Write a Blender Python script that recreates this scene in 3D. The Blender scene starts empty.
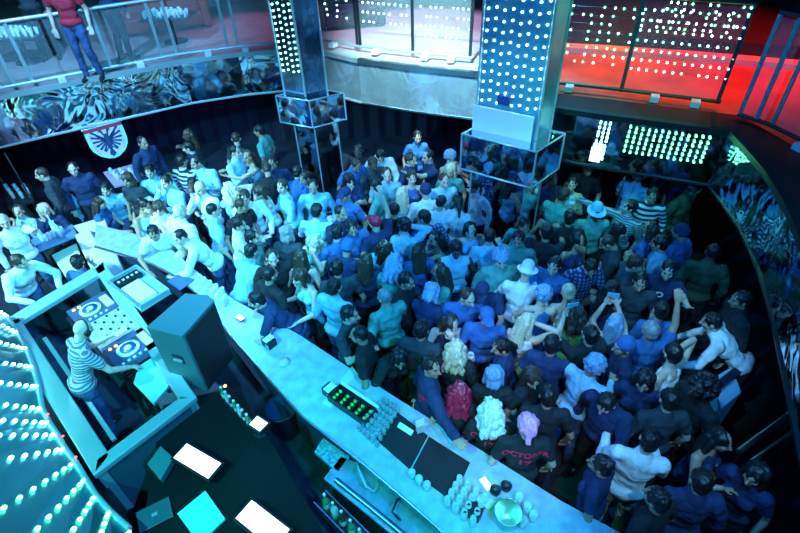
import bpy, bmesh, math, random
import numpy as np
from mathutils import Vector, Matrix, noise
from mathutils.bvhtree import BVHTree
random.seed(7)
C = bpy.context.scene.collection
PI = math.pi
# ------------------------------------------------------------------ camera
F = 510.0; PITCH = math.radians(39.8); CH = 5.8; ROLL = math.radians(2.3)
fw = np.array([0, math.cos(PITCH), -math.sin(PITCH)]); _r = np.array([1.0, 0, 0]); _u = np.cross(_r, fw)
rt = math.cos(ROLL)*_r - math.sin(ROLL)*_u; up = math.cos(ROLL)*_u + math.sin(ROLL)*_r
def at(x, y, z):
    """place on the level z that is seen at x, y of the photograph"""
    d = fw*F + rt*(x-400) - up*(y-266.5); t = (z-CH)/d[2]
    p = np.array([0, 0, CH]) + d*t
    return Vector((float(p[0]), float(p[1]), z))
def A(x, y, z):
    p = at(x, y, z); return (p.x, p.y)
cd = bpy.data.cameras.new('camera'); cam = bpy.data.objects.new('camera', cd); C.objects.link(cam)
cd.sensor_width = 36; cd.lens = F/800*36; cd.clip_start = .05
M3 = Matrix(((rt[0], up[0], -fw[0]), (rt[1], up[1], -fw[1]), (rt[2], up[2], -fw[2])))
cam.matrix_world = Matrix.Translation((0, 0, CH)) @ M3.to_4x4()
bpy.context.scene.camera = cam
# ------------------------------------------------------------------ materials
MATS = {}
def mat(name, col, rough=.6, metal=0, em=None, es=0, nz=0, ns=20, bump=0, bs=30, trans=0, coat=0, alpha=1, spec=.5):
    if name in MATS: return MATS[name]
    m = bpy.data.materials.new(name); m.use_nodes = True; nt = m.node_tree; b = nt.nodes['Principled BSDF']
    col = tuple(col)+(1,) if len(col) == 3 else col
    b.inputs['Base Color'].default_value = col; b.inputs['Roughness'].default_value = rough
    b.inputs['Metallic'].default_value = metal; b.inputs['Transmission Weight'].default_value = trans
    b.inputs['Coat Weight'].default_value = coat; b.inputs['Alpha'].default_value = alpha
    b.inputs['Specular IOR Level'].default_value = spec
    if em: b.inputs['Emission Color'].default_value = tuple(em)+(1,); b.inputs['Emission Strength'].default_value = es
    tc = nt.nodes.new('ShaderNodeTexCoord')
    if nz:
        n = nt.nodes.new('ShaderNodeTexNoise'); n.inputs['Scale'].default_value = ns; n.inputs['Detail'].default_value = 4
        nt.links.new(tc.outputs['Object'], n.inputs['Vector'])
        r = nt.nodes.new('ShaderNodeMapRange'); r.inputs['From Min'].default_value = .3; r.inputs['From Max'].default_value = .7
        r.inputs['To Min'].default_value = 1-nz; r.inputs['To Max'].default_value = 1+nz
        nt.links.new(n.outputs['Fac'], r.inputs['Value'])
        mx = nt.nodes.new('ShaderNodeVectorMath'); mx.operation = 'SCALE'; mx.inputs[0].default_value = col[:3]
        nt.links.new(r.outputs['Result'], mx.inputs['Scale']); nt.links.new(mx.outputs['Vector'], b.inputs['Base Color'])
    if bump:
        n = nt.nodes.new('ShaderNodeTexNoise'); n.inputs['Scale'].default_value = bs; n.inputs['Detail'].default_value = 2
        n.inputs['Distortion'].default_value = .8
        nt.links.new(tc.outputs['Object'], n.inputs['Vector'])
        bp = nt.nodes.new('ShaderNodeBump'); bp.inputs['Strength'].default_value = 1; bp.inputs['Distance'].default_value = bump
        nt.links.new(n.outputs['Fac'], bp.inputs['Height']); nt.links.new(bp.outputs['Normal'], b.inputs['Normal'])
    m.cycles.emission_sampling = 'NONE' if (em and es < 60) else 'AUTO'
    MATS[name] = m; return m
# ------------------------------------------------------------------ object helpers
def link(name, me, parent=None):
    o = bpy.data.objects.new(name, me); C.objects.link(o)
    if parent: o.parent = parent
    return o
def tag(o, label, cat, group=None):
    o['label'] = label; o['category'] = cat
    if group: o['group'] = group
    return o
def st(o): o['kind'] = 'structure'; return o
def empty(name, label, cat, loc=(0, 0, 0), rz=0, group=None):
    o = bpy.data.objects.new(name, None); C.objects.link(o); o.location = loc; o.rotation_euler = (0, 0, rz); o.empty_display_size = .1
    return tag(o, label, cat, group)
class MB:
    def __init__(s): s.v = []; s.f = []; s.m = []; s.cur = 0; s.sm = []
    def add(s, vs, fs, smooth=False):
        n = len(s.v); s.v += [tuple(v) for v in vs]
        for f in fs: s.f.append([i+n for i in f]); s.m.append(s.cur); s.sm.append(smooth)
        return s
    def box(s, c, d, rz=0, T=None):
        x, y, z = d[0]/2, d[1]/2, d[2]/2; R = Matrix.Rotation(rz, 3, 'Z'); c = Vector(c)
        vs = [c + R @ Vector((a*x, b*y, e*z)) for e in (-1, 1) for a, b in ((-1, -1), (1, -1), (1, 1), (-1, 1))]
        if T: vs = [T @ v for v in vs]
        return s.add(vs, [(3, 2, 1, 0), (4, 5, 6, 7), (0, 1, 5, 4), (1, 2, 6, 5), (2, 3, 7, 6), (3, 0, 4, 7)])
    def prism(s, poly, z0, z1):
        n = len(poly)
        ar = sum(poly[i][0]*poly[(i+1) % n][1]-poly[(i+1) % n][0]*poly[i][1] for i in range(n))
        if ar < 0: poly = poly[::-1]
        vs = [(p[0], p[1], z0) for p in poly]+[(p[0], p[1], z1) for p in poly]
        return s.add(vs, [tuple(range(n))[::-1], tuple(range(n, 2*n))]+[(i, (i+1) % n, n+(i+1) % n, n+i) for i in range(n)])
    def quadpanel(s, a, b, z0, z1, t):
        """upright slab between plan points a and b"""
        a = Vector((a[0], a[1])); b = Vector((b[0], b[1])); d = (b-a).normalized(); n = Vector((-d.y, d.x))*t/2
        return s.prism([a-n, b-n, b+n, a+n], z0, z1)
    def tube(s, pts, r, n=8, closed=False):
        pts = [Vector(p) for p in pts]; rings = []; N = len(pts)
        for i, p in enumerate(pts):
            d = (pts[(i+1) % N]-pts[i-1]) if closed else (pts[min(i+1, N-1)]-pts[max(i-1, 0)])
            d.normalize(); a = d.cross(Vector((0, 0, 1)))
            if a.length < .05: a = d.cross(Vector((0, 1, 0)))
            a.normalize(); b = d.cross(a); rr = r[i] if isinstance(r, (list, tuple)) else r
            rings.append([p+(a*math.cos(2*PI*k/n)+b*math.sin(2*PI*k/n))*rr for k in range(n)])
        vs = [v for R in rings for v in R]; fs = []
        for i in range(N if closed else N-1):
            for k in range(n): j = (i+1) % N; fs.append((i*n+k, i*n+(k+1) % n, j*n+(k+1) % n, j*n+k))
        s.add(vs, fs, True)
        if not closed: s.add(rings[0], [tuple(range(n))[::-1]]); s.add(rings[-1], [tuple(range(n))])
        return s
    def lathe(s, prof, c=(0, 0, 0), n=20):
        vs = [(c[0]+r*math.cos(2*PI*k/n), c[1]+r*math.sin(2*PI*k/n), c[2]+z) for r, z in prof for k in range(n)]
        fs = [(i*n+k, i*n+(k+1) % n, (i+1)*n+(k+1) % n, (i+1)*n+k) for i in range(len(prof)-1) for k in range(n)]
        s.add(vs, fs, True)
        if prof[0][0] > 1e-4: s.add(vs[:n], [tuple(range(n))[::-1]])
        if prof[-1][0] > 1e-4: s.add(vs[-n:], [tuple(range(n))])
        return s
    def mesh(s, name, mats, bevel=0):
        me = bpy.data.meshes.new(name); me.from_pydata(s.v, [], s.f)
        for m in (mats if isinstance(mats, (list, tuple)) else [mats]): me.materials.append(m)
        for p, mi, sm in zip(me.polygons, s.m, s.sm): p.material_index = mi; p.use_smooth = sm
        if bevel:
            bm = bmesh.new(); bm.from_mesh(me); bmesh.ops.remove_doubles(bm, verts=bm.verts, dist=1e-5)
            es = [e for e in bm.edges if len(e.link_faces) == 2 and e.calc_face_angle(0) > .6]
            bmesh.ops.bevel(bm, geom=es, offset=bevel, segments=2, affect='EDGES', profile=.6); bm.to_mesh(me); bm.free()
        me.update(); return me
    def build(s, name, mats, parent=None, bevel=0): return link(name, s.mesh(name, mats, bevel), parent)
# ------------------------------------------------------------------ people
_t = []
NS, NR = 14, 10
for i in range(NR+1):
    ph = -PI/2+PI*i/NR
    if 0 < i < NR:
        for k in range(NS): a = 2*PI*k/NS; _t.append((math.cos(ph)*math.cos(a), math.cos(ph)*math.sin(a), math.sin(ph)))
TV = np.array([(0, 0, -1)]+_t+[(0, 0, 1)]); NV = len(TV); TF = []
for k in range(NS): TF.append((0, 1+(k+1) % NS, 1+k)); TF.append((NV-1, NV-1-NS+k, NV-1-NS+(k+1) % NS))
for i in range(NR-2):
    for k in range(NS): a = 1+i*NS; TF.append((a+k, a+(k+1) % NS, a+NS+(k+1) % NS, a+NS+k))
def ell(g, c, r, R=None): return ['e', g, Vector(c), r, R or Matrix.Identity(3)]
def cap(g, a, b, ra, rb): return ['c', g, Vector(a), Vector(b), ra, rb]
def grow(P, d):
    if P[0] == 'e': return ['e', P[1], P[2], tuple(x+d for x in P[3]), P[4]]
    return ['c', P[1], P[2], P[3], P[4]+d, P[5]+d]
def xf(P, M):
    R = M.to_3x3()
    if P[0] == 'e': return ['e', P[1], M @ P[2], P[3], R @ P[4]]
    return ['c', P[1], M @ P[2], M @ P[3], P[4], P[5]]
def verts_of(P):
    if P[0] == 'e': return (TV*np.array(P[3])) @ np.array(P[4]).T + np.array(P[2])
    a, b = P[2], P[3]; d = (b-a)
    q = (d.normalized() if d.length > 1e-6 else Vector((0, 0, 1))).to_track_quat('Z', 'Y').to_matrix(); Q = np.array(q).T
    V = TV @ Q; top = TV[:, 2:3] > 0.001
    mid = np.abs(TV[:, 2:3]) < .001
    out = np.where(top, V*P[5]+np.array(b), V*P[4]+np.array(a))
    return np.where(mid, V*(P[4]+P[5])/2+(np.array(a)+np.array(b))/2, out)
def fuse(name, prims, voxel, smooth=2, rough=0, rs=12, zs=1.0, drop=None):
    vs = []; fs = []
    for i, P in enumerate(prims):
        vs.append(verts_of(P)); fs += [tuple(x+i*NV for x in f) for f in TF]
    me = bpy.data.meshes.new(name); me.from_pydata(np.concatenate(vs).tolist(), [], fs)
    o = bpy.data.objects.new('tmp', me); C.objects.link(o)
    m = o.modifiers.new('r', 'REMESH'); m.mode = 'VOXEL'; m.voxel_size = voxel; m.use_smooth_shade = True
    if smooth: s = o.modifiers.new('s', 'SMOOTH'); s.iterations = smooth; s.factor = .5
    dg = bpy.context.evaluated_depsgraph_get(); dg.update()
    r = bpy.data.meshes.new_from_object(o.evaluated_get(dg)); r.name = name
    bpy.data.objects.remove(o); bpy.data.meshes.remove(me)
    if rough or drop:
        bm = bmesh.new(); bm.from_mesh(r)
        if rough:
            bm.normal_update()
            for v in bm.verts:
                c = v.co; v.co = c+v.normal*rough*noise.noise(Vector((c.x*rs, c.y*rs, c.z*rs*zs)))
        if drop: bmesh.ops.delete(bm, geom=[v for v in bm.verts if drop(v.co)], context='VERTS')
        bm.to_mesh(r); bm.free()
    for p in r.polygons: p.use_smooth = True
    return r
def ik(S, T, l1, l2, pole):
    d = T-S; L = min(d.length, (l1+l2)*.985); L = max(L, .12); u = d.normalized(); T = S+u*L
    a = (l1*l1-l2*l2+L*L)/(2*L); h = math.sqrt(max(l1*l1-a*a, 0)); p = pole-u*pole.dot(u); p.normalize()
    return S+u*a+p*h, T
# arm targets from the shoulder joint (out, forward, up), elbow pole (out, forward, up)
ARM = {'rest': ((.10, .06, -.50), (.4, -.6, 0)), 'drink': ((-.02, .30, -.10), (.5, -.2, -1)), 'fwd': ((.04, .38, -.24), (.5, -.3, -1)),
       'raise': ((.06, .14, .52), (1, .1, -.2)), 'high': ((.22, .05, .46), (1, .2, 0)), 'hair': ((-.05, .04, .23), (1, .1, .3)),
       'mouth': ((-.12, .19, .10), (.6, 0, -1)), 'photo': ((-.08, .40, .16), (.6, 0, -1)), 'reach': ((.53, .08, .0), (0, -.3, -1)),
       'hips': ((.05, -.02, -.34), (1, -.5, 0)), 'hug': ((-.03, .50, .03), (.8, 0, -.6)), 'bar': ((.02, .34, -.30), (.9, -.2, -.4)),
       'down': ((.08, .30, -.40), (.6, -.6, 0)), 'point': ((.10, .50, .20), (.5, 0, -1))}
POSE = {  # right, left, lean, head yaw, head pitch, side lean
    'stand': ('rest', 'rest', 2, 0, 8, 0), 'standL': ('rest', 'rest', 4, 35, 12, 3), 'standR': ('rest', 'drink', 4, -35, 10, -3),
    'drink': ('drink', 'rest', 3, 10, 5, 2), 'dance': ('drink', 'fwd', 6, -15, 12, -4), 'dance2': ('fwd', 'mouth', 8, 20, 18, 5),
    'raise': ('raise', 'rest', 3, 10, 0, 3), 'raiseL': ('rest', 'high', 3, -10, 0, -3), 'hair': ('hair', 'rest', 5, -30, 12, 0),
    'hairs': ('hair', 'mouth', 8, 20, 20, 0), 'mouth': ('mouth', 'drink', 3, 10, 8, 0), 'photo': ('photo', 'photo', 4, 0, 0, 0),
    'reach': ('reach', 'rest', 3, -50, 0, 5), 'reachL': ('fwd', 'reach', 3, 50, 0, -5), 'hug': ('hug', 'hug', 6, 25, 10, 0),
    'bar': ('bar', 'bar', 38, 0, 5, 0), 'barL': ('bar', 'bar', 30, 30, 10, 5), 'bend': ('down', 'down', 50, 0, 0, 0),
    'look': ('rest', 'fwd', 5, 0, 38, 0), 'up': ('drink', 'rest', -3, 10, -22, 0), 'dj': ('down', 'fwd', 22, 12, 22, 4), 'hips': ('hips', 'hips', 2, 0, 5, 0),
    'seat': ('fwd', 'down', 12, 0, 10, 0), 'seat2': ('mouth', 'down', 8, 25, 5, 0), 'point': ('rest', 'point', 5, 0, 5, 0)}
def skeleton(pose, fem):
    ra, la, lean, yaw, pit, side = POSE[pose]; sit = pose.startswith('seat')
    k = 0.955 if fem else 1.0; sw = .158 if fem else .185; P = []
    HZ = .93; hip = Vector((0, 0, HZ))
    if sit: hip = Vector((0, .0, .55))
    T = Matrix.Translation(hip) @ Matrix.Rotation(math.radians(side), 4, 'Y') @ Matrix.Rotation(math.radians(lean), 4, 'X') @ Matrix.Translation((0, 0, -HZ))
    t = []
    t.append(ell('pelvis', (0, .01, .94), (.165 if fem else .16, .115, .13)))
    t.append(ell('torso', (0, 0, 1.10), (.12 if fem else .14, .09, .15)))
    t.append(ell('torso', (0, .0, 1.28), (.142 if fem else .165, .105, .16)))
    t.append(ell('chest', (0, .01, 1.37), (sw*.93, .088, .085)))
    t.append(cap('chest', (-sw*.8, .01, 1.415), (sw*.8, .01, 1.415), .052, .052))
    t.append(cap('chest', (0, .01, 1.43), (0, .0, 1.49), .085, .055))
    if fem:
        for s in (-1, 1): t.append(ell('torso', (s*.068, -.085, 1.285), (.062, .055, .06)))
    if sit: P.append(ell('pelvis', (0, .02, .52), (.17, .13, .12)))
    P += [xf(p, T) for p in t]
    nb = Vector((0, .008, 1.50)); Hm = T @ Matrix.Translation(nb) @ Matrix.Rotation(math.radians(yaw), 4, 'Z') @ Matrix.Rotation(math.radians(pit-lean*.6), 4, 'X')
    Hd = Hm @ Matrix.Translation((0, -.02, .145))   # head frame, origin mid-head
    P.append(xf(cap('neck', (0, .012, 1.44), (0, .0, 1.53), .056, .052), T))
    h = [ell('head', (0, .012, .03), (.074, .094, .092)), ell('head', (0, -.028, -.035), (.056, .062, .078)), ell('head', (0, -.055, -.085), (.032, .032, .026)),
         cap('head', (0, -.090, .012), (0, -.112, -.022), .010, .016), ell('head', (0, -.072, .032), (.05, .022, .012)), ell('head', (0, -.086, -.052), (.025, .014, .011)),
         cap('head', (0, .03, -.05), (0, .028, -.12), .052, .050)]
    for s in (-1, 1): h.append(ell('ear', (s*.077, .015, -.005), (.012, .020, .034))); h.append(ell('head', (s*.04, -.055, -.015), (.024, .026, .024)))
    P += [xf(p, Hd) for p in h]
    hands = []
    for s, key in ((-1, ra), (1, la)):
        tg, pl = ARM[key]; S = Vector((s*sw, .01, 1.415)); o = Vector((s*tg[0], -tg[1], tg[2]))
        Sw = T @ S
        if key in ('rest', 'bar', 'down', 'fwd') and lean > 12:      # arms hang or rest in the world's frame
            tw = Sw + Vector((s*tg[0], -tg[1], tg[2])); pw = Vector((s*pl[0], -pl[1], pl[2]))
        else: tw = T @ (S+o); pw = T.to_3x3() @ Vector((s*pl[0], -pl[1], pl[2]))
        E, W = ik(Sw, tw, .29, .255, pw)
        P.append(cap('up1', Sw, Sw.lerp(E, .55), .053, .044)); P.append(cap('up2', Sw.lerp(E, .55), E, .044, .038))
        P.append(cap('fore', E, E.lerp(W, .45), .038, .037)); P.append(cap('fore', E.lerp(W, .45), W, .037, .026))
        d = (W-E).normalized(); n = d.cross(Vector((s*1.0, .1, .2))); 
        if n.length < .2: n = d.cross(Vector((0, 0, 1)))
        n.normalize(); ac = n.cross(d).normalized()
        Rm = Matrix((ac, n, d)).transposed()
        P.append(ell('hand', W+d*.055, (.040, .017, .052), Rm))
        grip = key in ('drink', 'mouth', 'photo')
        for j in range(4):
            b = W+d*.092+ac*(j-1.5)*.021; fan = (d+ac*(j-1.5)*.12).normalized(); L = (.036, .042, .040, .030)[j]
            m1 = b+(fan+n*(.9 if grip else .25)).normalized()*L; m2 = m1+(fan*(.1 if grip else .9)+n*(1.0 if grip else .5)).normalized()*L*.9
            P.append(cap('hand', b-d*.02, m1, .0105, .0095)); P.append(cap('hand', m1, m2, .0095, .0085))
        tb = W+d*.03-ac*s*.03; t1 = tb+(d*.6-ac*s*.8+n*.3).normalized()*.04; t2 = t1+(d+n*.5).normalized()*.032
        P.append(cap('hand', tb, t1, .013, .011)); P.append(cap('hand', t1, t2, .011, .009))
        hands.append((W+d*.085+n*.035, d, n))
    feet = []
    for s in (-1, 1):
        if sit:
            a = Vector((s*.10, 0, .52)); kn = Vector((s*.13, -.44, .50)); an = Vector((s*.14, -.42, .09))
        else:
            a = Vector((s*.088, 0, .90)); kn = Vector((s*.105, -.02-.03*(s > 0), .50)); an = Vector((s*.12, .03, .09))
            if lean > 25: a.y += .0
        P.append(cap('thigh', a, kn, .085 if not fem else .09, .055)); P.append(cap('shin', kn, kn.lerp(an, .35)+Vector((0, .015, 0)), .055, .056))
        P.append(cap('shin', kn.lerp(an, .35)+Vector((0, .015, 0)), an, .056, .038)); P.append(cap('foot', an+Vector((0, .02, -.045)), an+Vector((s*.02, -.16, -.055)), .036, .030))
        feet.append((an, s))
    K = Matrix.Scale(k, 4)
    return P, Hd, hands, feet, k
CACHE = {}
def body_mesh(pose, fem):
    key = ('body', pose, fem)
    if key not in CACHE:
        P, Hd, hands, feet, k = skeleton(pose, fem)
        me = fuse('body', P, .0095, 1)
        inv = np.array(Hd.inverted()); n = len(me.polygons); c = np.empty(n*3, 'f'); me.polygons.foreach_get('center', c); c = c.reshape(-1, 3)
        q = c @ inv[:3, :3].T + inv[:3, 3]; mi = np.zeros(n, 'i'); x, y, z = np.abs(q[:, 0]), q[:, 1], q[:, 2]
        front = (y < -.055) & (z < .12) & (z > -.13)
        mi[front & (np.abs(x-.031) < .012) & (np.abs(z-.008) < .0065)] = 1
        mi[front & (np.abs(x-.033) < .017) & (np.abs(z-.033) < .0048)] = 2
        mi[front & (x < .024) & (np.abs(z+.053) < .009)] = 3
        for _ in range(4): me.materials.append(None)
        me.polygons.foreach_set('material_index', mi); me.update()
        CACHE[key] = (me, Hd, hands, feet, k, P)
    return CACHE[key]
def top_mesh(pose, fem, kind):
    key = (kind, pose, fem)
    if key in CACHE: return CACHE[key]
    P = body_mesh(pose, fem)[5]; out = []; g = {'tee': .017, 'shirt': .019, 'jacket': .026, 'tank': .010, 'dress': .010, 'hoodie': .03, 'vest': .02}[kind]
    for p in P:
        if p[1] in ('torso', 'chest'):
            if kind in ('tank', 'dress') and p[1] == 'chest': 
                if p[0] == 'e': out.append(grow(p, .004))
                continue
            out.append(grow(p, g))
        elif p[1] == 'pelvis':
            q = grow(p, g+.012)
            if p[3][2] > .125: q[2] = p[2]+p[4] @ Vector((0, 0, .035)); q[3] = (q[3][0], q[3][1], .10)
            out.append(q)
        elif p[1] == 'up1' and kind in ('tee', 'shirt', 'jacket', 'hoodie'): out.append(grow(p, g+.004))
        elif p[1] in ('up2', 'fore') and kind in ('shirt', 'jacket', 'hoodie'): out.append(grow(p, g*.8))
        elif p[1] == 'neck' and kind == 'hoodie': out.append(['c', 'x', p[2]+Vector((0, .03, .0)), p[3]+Vector((0, .05, -.03)), .10, .09])
    if kind == 'dress': out += [cap('x', (0, 0, .92), (0, .0, .62), .17, .20), ell('x', (0, 0, .60), (.22, .18, .05))]
    me = fuse(kind, out, .013, 2, .012, 10, .7); me.materials.append(None); CACHE[key] = me; return me
def leg_mesh(pose, fem):
    key = ('legs', pose, fem)
    if key not in CACHE:
        out = []
        for p in body_mesh(pose, fem)[5]:
            if p[1] in ('thigh', 'shin'): out.append(grow(p, .014))
            elif p[1] == 'pelvis': out.append(grow(p, .008))
        me = fuse('trousers', out, .016, 3, .014, 9, 1.2); me.materials.append(None); CACHE[key] = me
    return CACHE[key]
def shoe_mesh():
    if 'shoe' not in CACHE:
        me = fuse('shoe', [cap('x', (0, .03, -.05), (0, -.17, -.058), .045, .038), cap('x', (0, .02, -.02), (0, .02, .0), .042, .04), ell('x', (0, -.07, -.075), (.046, .14, .016))], .014, 2); me.materials.append(None); CACHE['shoe'] = me
    return CACHE['shoe']
def hair_mesh(kind, fem):
    key = ('hair', kind)
    if key in CACHE: return CACHE[key]
    e, c = ell, cap; r = random.Random(hash(kind) % 99 if False else len(kind)*7)
    base = [e('h', (0, .024, .040), (.086, .098, .092)), e('h', (0, .055, -.01), (.075, .062, .075))]
    vox, rough, rs, zs = .011, .012, 40, .5
    if kind == 'short': pass
    elif kind == 'crop': base = [e('h', (0, .022, .036), (.081, .094, .090)), e('h', (0, .052, .0), (.07, .058, .06))]; rough = .004
    elif kind == 'long': base += [c('h', (s*.065, .03, .0), (s*.085, .03, -.22), .036, .026) for s in (-1, 1)]+[c('h', (x, .085, 0), (x*1.3, .12, -.30), .045, .03) for x in (-.05, 0, .05)]; rough = .022; rs = 22; zs = .25
    elif kind == 'wavy':
        vox = .009
        base += [c('h', (s*.075, .01, .02), (s*.115, .01, -.20), .042, .04) for s in (-1, 1)]+[c('h', (x, .09, 0), (x*1.8, .11, -.24), .055, .045) for x in (-.05, 0, .05)]; rough = .034; rs = 30; zs = .45
    elif kind == 'bob': base += [c('h', (s*.078, .01, .03), (s*.088, .0, -.10), .032, .03) for s in (-1, 1)]+[e('h', (0, .07, -.05), (.09, .055, .09)), e('h', (0, .02, .05), (.1, .105, .09))]; rough = .02; rs = 25; zs = .3
    elif kind in ('curly', 'afro'):
        R = .10 if kind == 'curly' else .125
        for i in range(70):
            u = r.uniform(-.35, 1); a = r.uniform(0, 2*PI); q = math.sqrt(1-u*u); v = Vector((q*math.cos(a)*R*.95, q*math.sin(a)*R+.03, u*R+.03))
            if v.y < -.05 and v.z < .055: continue
            base.append(e('h', v, (.026,)*3))
        rough = .012; rs = 60; zs = 1
    elif kind == 'bun': base += [e('h', (0, .09, .085), (.042, .045, .042))]
    elif kind == 'pony': base += [c('h', (0, .11, .04), (0, .16, -.05), .028, .034), c('h', (0, .16, -.05), (0, .13, -.22), .034, .015)]
    elif kind == 'bandana': base = [e('h', (0, .02, .045), (.098, .112, .098)), e('h', (0, .06, .02), (.09, .08, .09)), c('h', (0, .12, -.02), (0, .145, -.07), .022, .03)]; rough = .016; rs = 28; zs = .5
    elif kind == 'beanie': base = [e('h', (0, .024, .048), (.09, .104, .10)), e('h', (0, .03, .02), (.092, .100, .04))]; rough = .004
    elif kind == 'cap':
        base = [e('h', (0, .022, .046), (.088, .102, .084))]; rough = .0
        base += [e('h', (0, -.095, .050), (.072, .075, .010), Matrix.Rotation(.12, 3, 'X')), e('h', (0, .02, .13), (.010, .010, .008))]
    elif kind == 'hat':
        base = [c('h', (0, .02, .05), (0, .02, .11), .092, .08), e('h', (0, .0, .045), (.14, .155, .012))]; rough = .002
    me = fuse('hair', base, vox, 1 if kind != 'cap' else 2, rough, rs, zs); me.materials.append(None); CACHE[key] = me; return me
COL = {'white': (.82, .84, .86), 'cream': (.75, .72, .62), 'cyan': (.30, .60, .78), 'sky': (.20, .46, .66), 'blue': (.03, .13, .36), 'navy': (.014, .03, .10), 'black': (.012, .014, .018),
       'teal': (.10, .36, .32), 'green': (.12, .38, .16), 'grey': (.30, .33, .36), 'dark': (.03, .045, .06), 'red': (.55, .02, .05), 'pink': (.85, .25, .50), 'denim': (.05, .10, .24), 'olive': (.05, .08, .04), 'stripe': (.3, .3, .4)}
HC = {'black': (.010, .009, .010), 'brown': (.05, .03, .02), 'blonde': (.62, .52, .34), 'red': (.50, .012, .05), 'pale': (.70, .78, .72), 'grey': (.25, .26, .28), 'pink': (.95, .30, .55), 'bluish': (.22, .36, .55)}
SK = {'l': (.66, .44, .34), 'm': (.46, .28, .19), 'd': (.12, .065, .045)}
def cloth(c):
    if c in ('stripe', 'bars', 'plaid'):
        nm = 'cloth_'+c
        if nm in MATS: return MATS[nm]
        m = mat(nm, (.5, .5, .5), .85); nt = m.node_tree; tc = nt.nodes.new('ShaderNodeTexCoord')
        w = nt.nodes.new('ShaderNodeTexWave'); w.bands_direction = 'Z'; w.inputs['Scale'].default_value = {'stripe': 9, 'bars': 4, 'plaid': 6}[c]
        r = nt.nodes.new('ShaderNodeValToRGB'); r.color_ramp.interpolation = 'CONSTANT'
        a, b = {'stripe': ((.10, .13, .17, 1), (.40, .46, .52, 1)), 'bars': ((.015, .02, .04, 1), (.6, .7, .8, 1)), 'plaid': ((.03, .05, .14, 1), (.2, .3, .5, 1))}[c]
        r.color_ramp.elements[0].color = a; r.color_ramp.elements[1].color = b; r.color_ramp.elements[1].position = .5
        src = w.outputs['Fac']
        if c == 'plaid':
            w2 = nt.nodes.new('ShaderNodeTexWave'); w2.bands_direction = 'X'; w2.inputs['Scale'].default_value = 6; nt.links.new(tc.outputs['Object'], w2.inputs['Vector'])
            mm = nt.nodes.new('ShaderNodeMath'); mm.operation = 'MULTIPLY'; nt.links.new(w.outputs['Fac'], mm.inputs[0]); nt.links.new(w2.outputs['Fac'], mm.inputs[1]); src = mm.outputs[0]; r.color_ramp.elements[1].position = .3
        nt.links.new(tc.outputs['Object'], w.inputs['Vector']); nt.links.new(src, r.inputs['Fac']); nt.links.new(r.outputs['Color'], nt.nodes['Principled BSDF'].inputs['Base Color'])
        return m
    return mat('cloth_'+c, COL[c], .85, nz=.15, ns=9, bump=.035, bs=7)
def oslot(o, i, m): o.material_slots[i].link = 'OBJECT'; o.material_slots[i].material = m
PEOPLE = []
def person(px, py, face, pose, sex, skin, hair, hc, kind, tc, bc, label, base=0.0, group=None, scale=1.0):
    fem = sex == 'f'; me, Hd, hands, feet, k = body_mesh(pose, fem)[:5]; k *= scale
    hl = Hd.translation*k; w = at(px, py, hl.z+base); th = math.radians(face); R = Matrix.Rotation(th, 3, 'Z'); off = R @ hl
    o = link('person', me); o.location = (w.x-off.x, w.y-off.y, base); o.rotation_euler = (0, 0, th); o.scale = (k, k, k)
    tag(o, label, 'person', group)
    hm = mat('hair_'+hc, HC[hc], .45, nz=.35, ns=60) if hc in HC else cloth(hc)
    oslot(o, 0, mat('skin_'+skin, SK[skin], .5, nz=.08, ns=15)); oslot(o, 1, mat('eye', (.16, .15, .15), .2)); oslot(o, 2, mat('hair_black', HC['black'], .45, nz=.35, ns=60))
    oslot(o, 3, mat('lip_'+skin, tuple(x*y for x, y in zip(SK[skin], (.9, .5, .5))), .4))
    nm = {'tee': 't_shirt', 'shirt': 'long_sleeved_shirt', 'jacket': 'jacket', 'tank': 'tank_top', 'dress': 'dress', 'hoodie': 'hooded_top', 'vest': 'vest'}[kind]
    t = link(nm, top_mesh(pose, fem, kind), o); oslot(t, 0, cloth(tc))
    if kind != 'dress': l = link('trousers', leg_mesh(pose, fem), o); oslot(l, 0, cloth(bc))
    for an, s in feet:
        s_ = link('shoe', shoe_mesh(), o); s_.location = an+Vector((s*.01, 0, 0)); s_.rotation_euler = (0, 0, s*.1); oslot(s_, 0, cloth('black' if not fem else 'dark'))
    if hair != 'none':
        hn = {'cap': 'baseball_cap', 'beanie': 'knitted_hat', 'hat': 'brimmed_hat', 'bandana': 'head_scarf'}.get(hair, 'hair')
        h = link(hn, hair_mesh(hair, fem), o); h.matrix_local = Hd; oslot(h, 0, hm)
        if hn != 'hair': h['label'] = hc+' '+hn.replace('_', ' ')
    PEOPLE.append((o, o.location.x, o.location.y)); return o
def hand_at(o, pose, fem, i):
    me, Hd, hands, feet, k = body_mesh(pose, fem)[:5]; g, d, n = hands[i]
    R = Matrix.Rotation(o.rotation_euler.z, 3, 'Z'); return Vector(o.location)+R @ (g*o.scale.x), R @ d, R @ n
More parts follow.
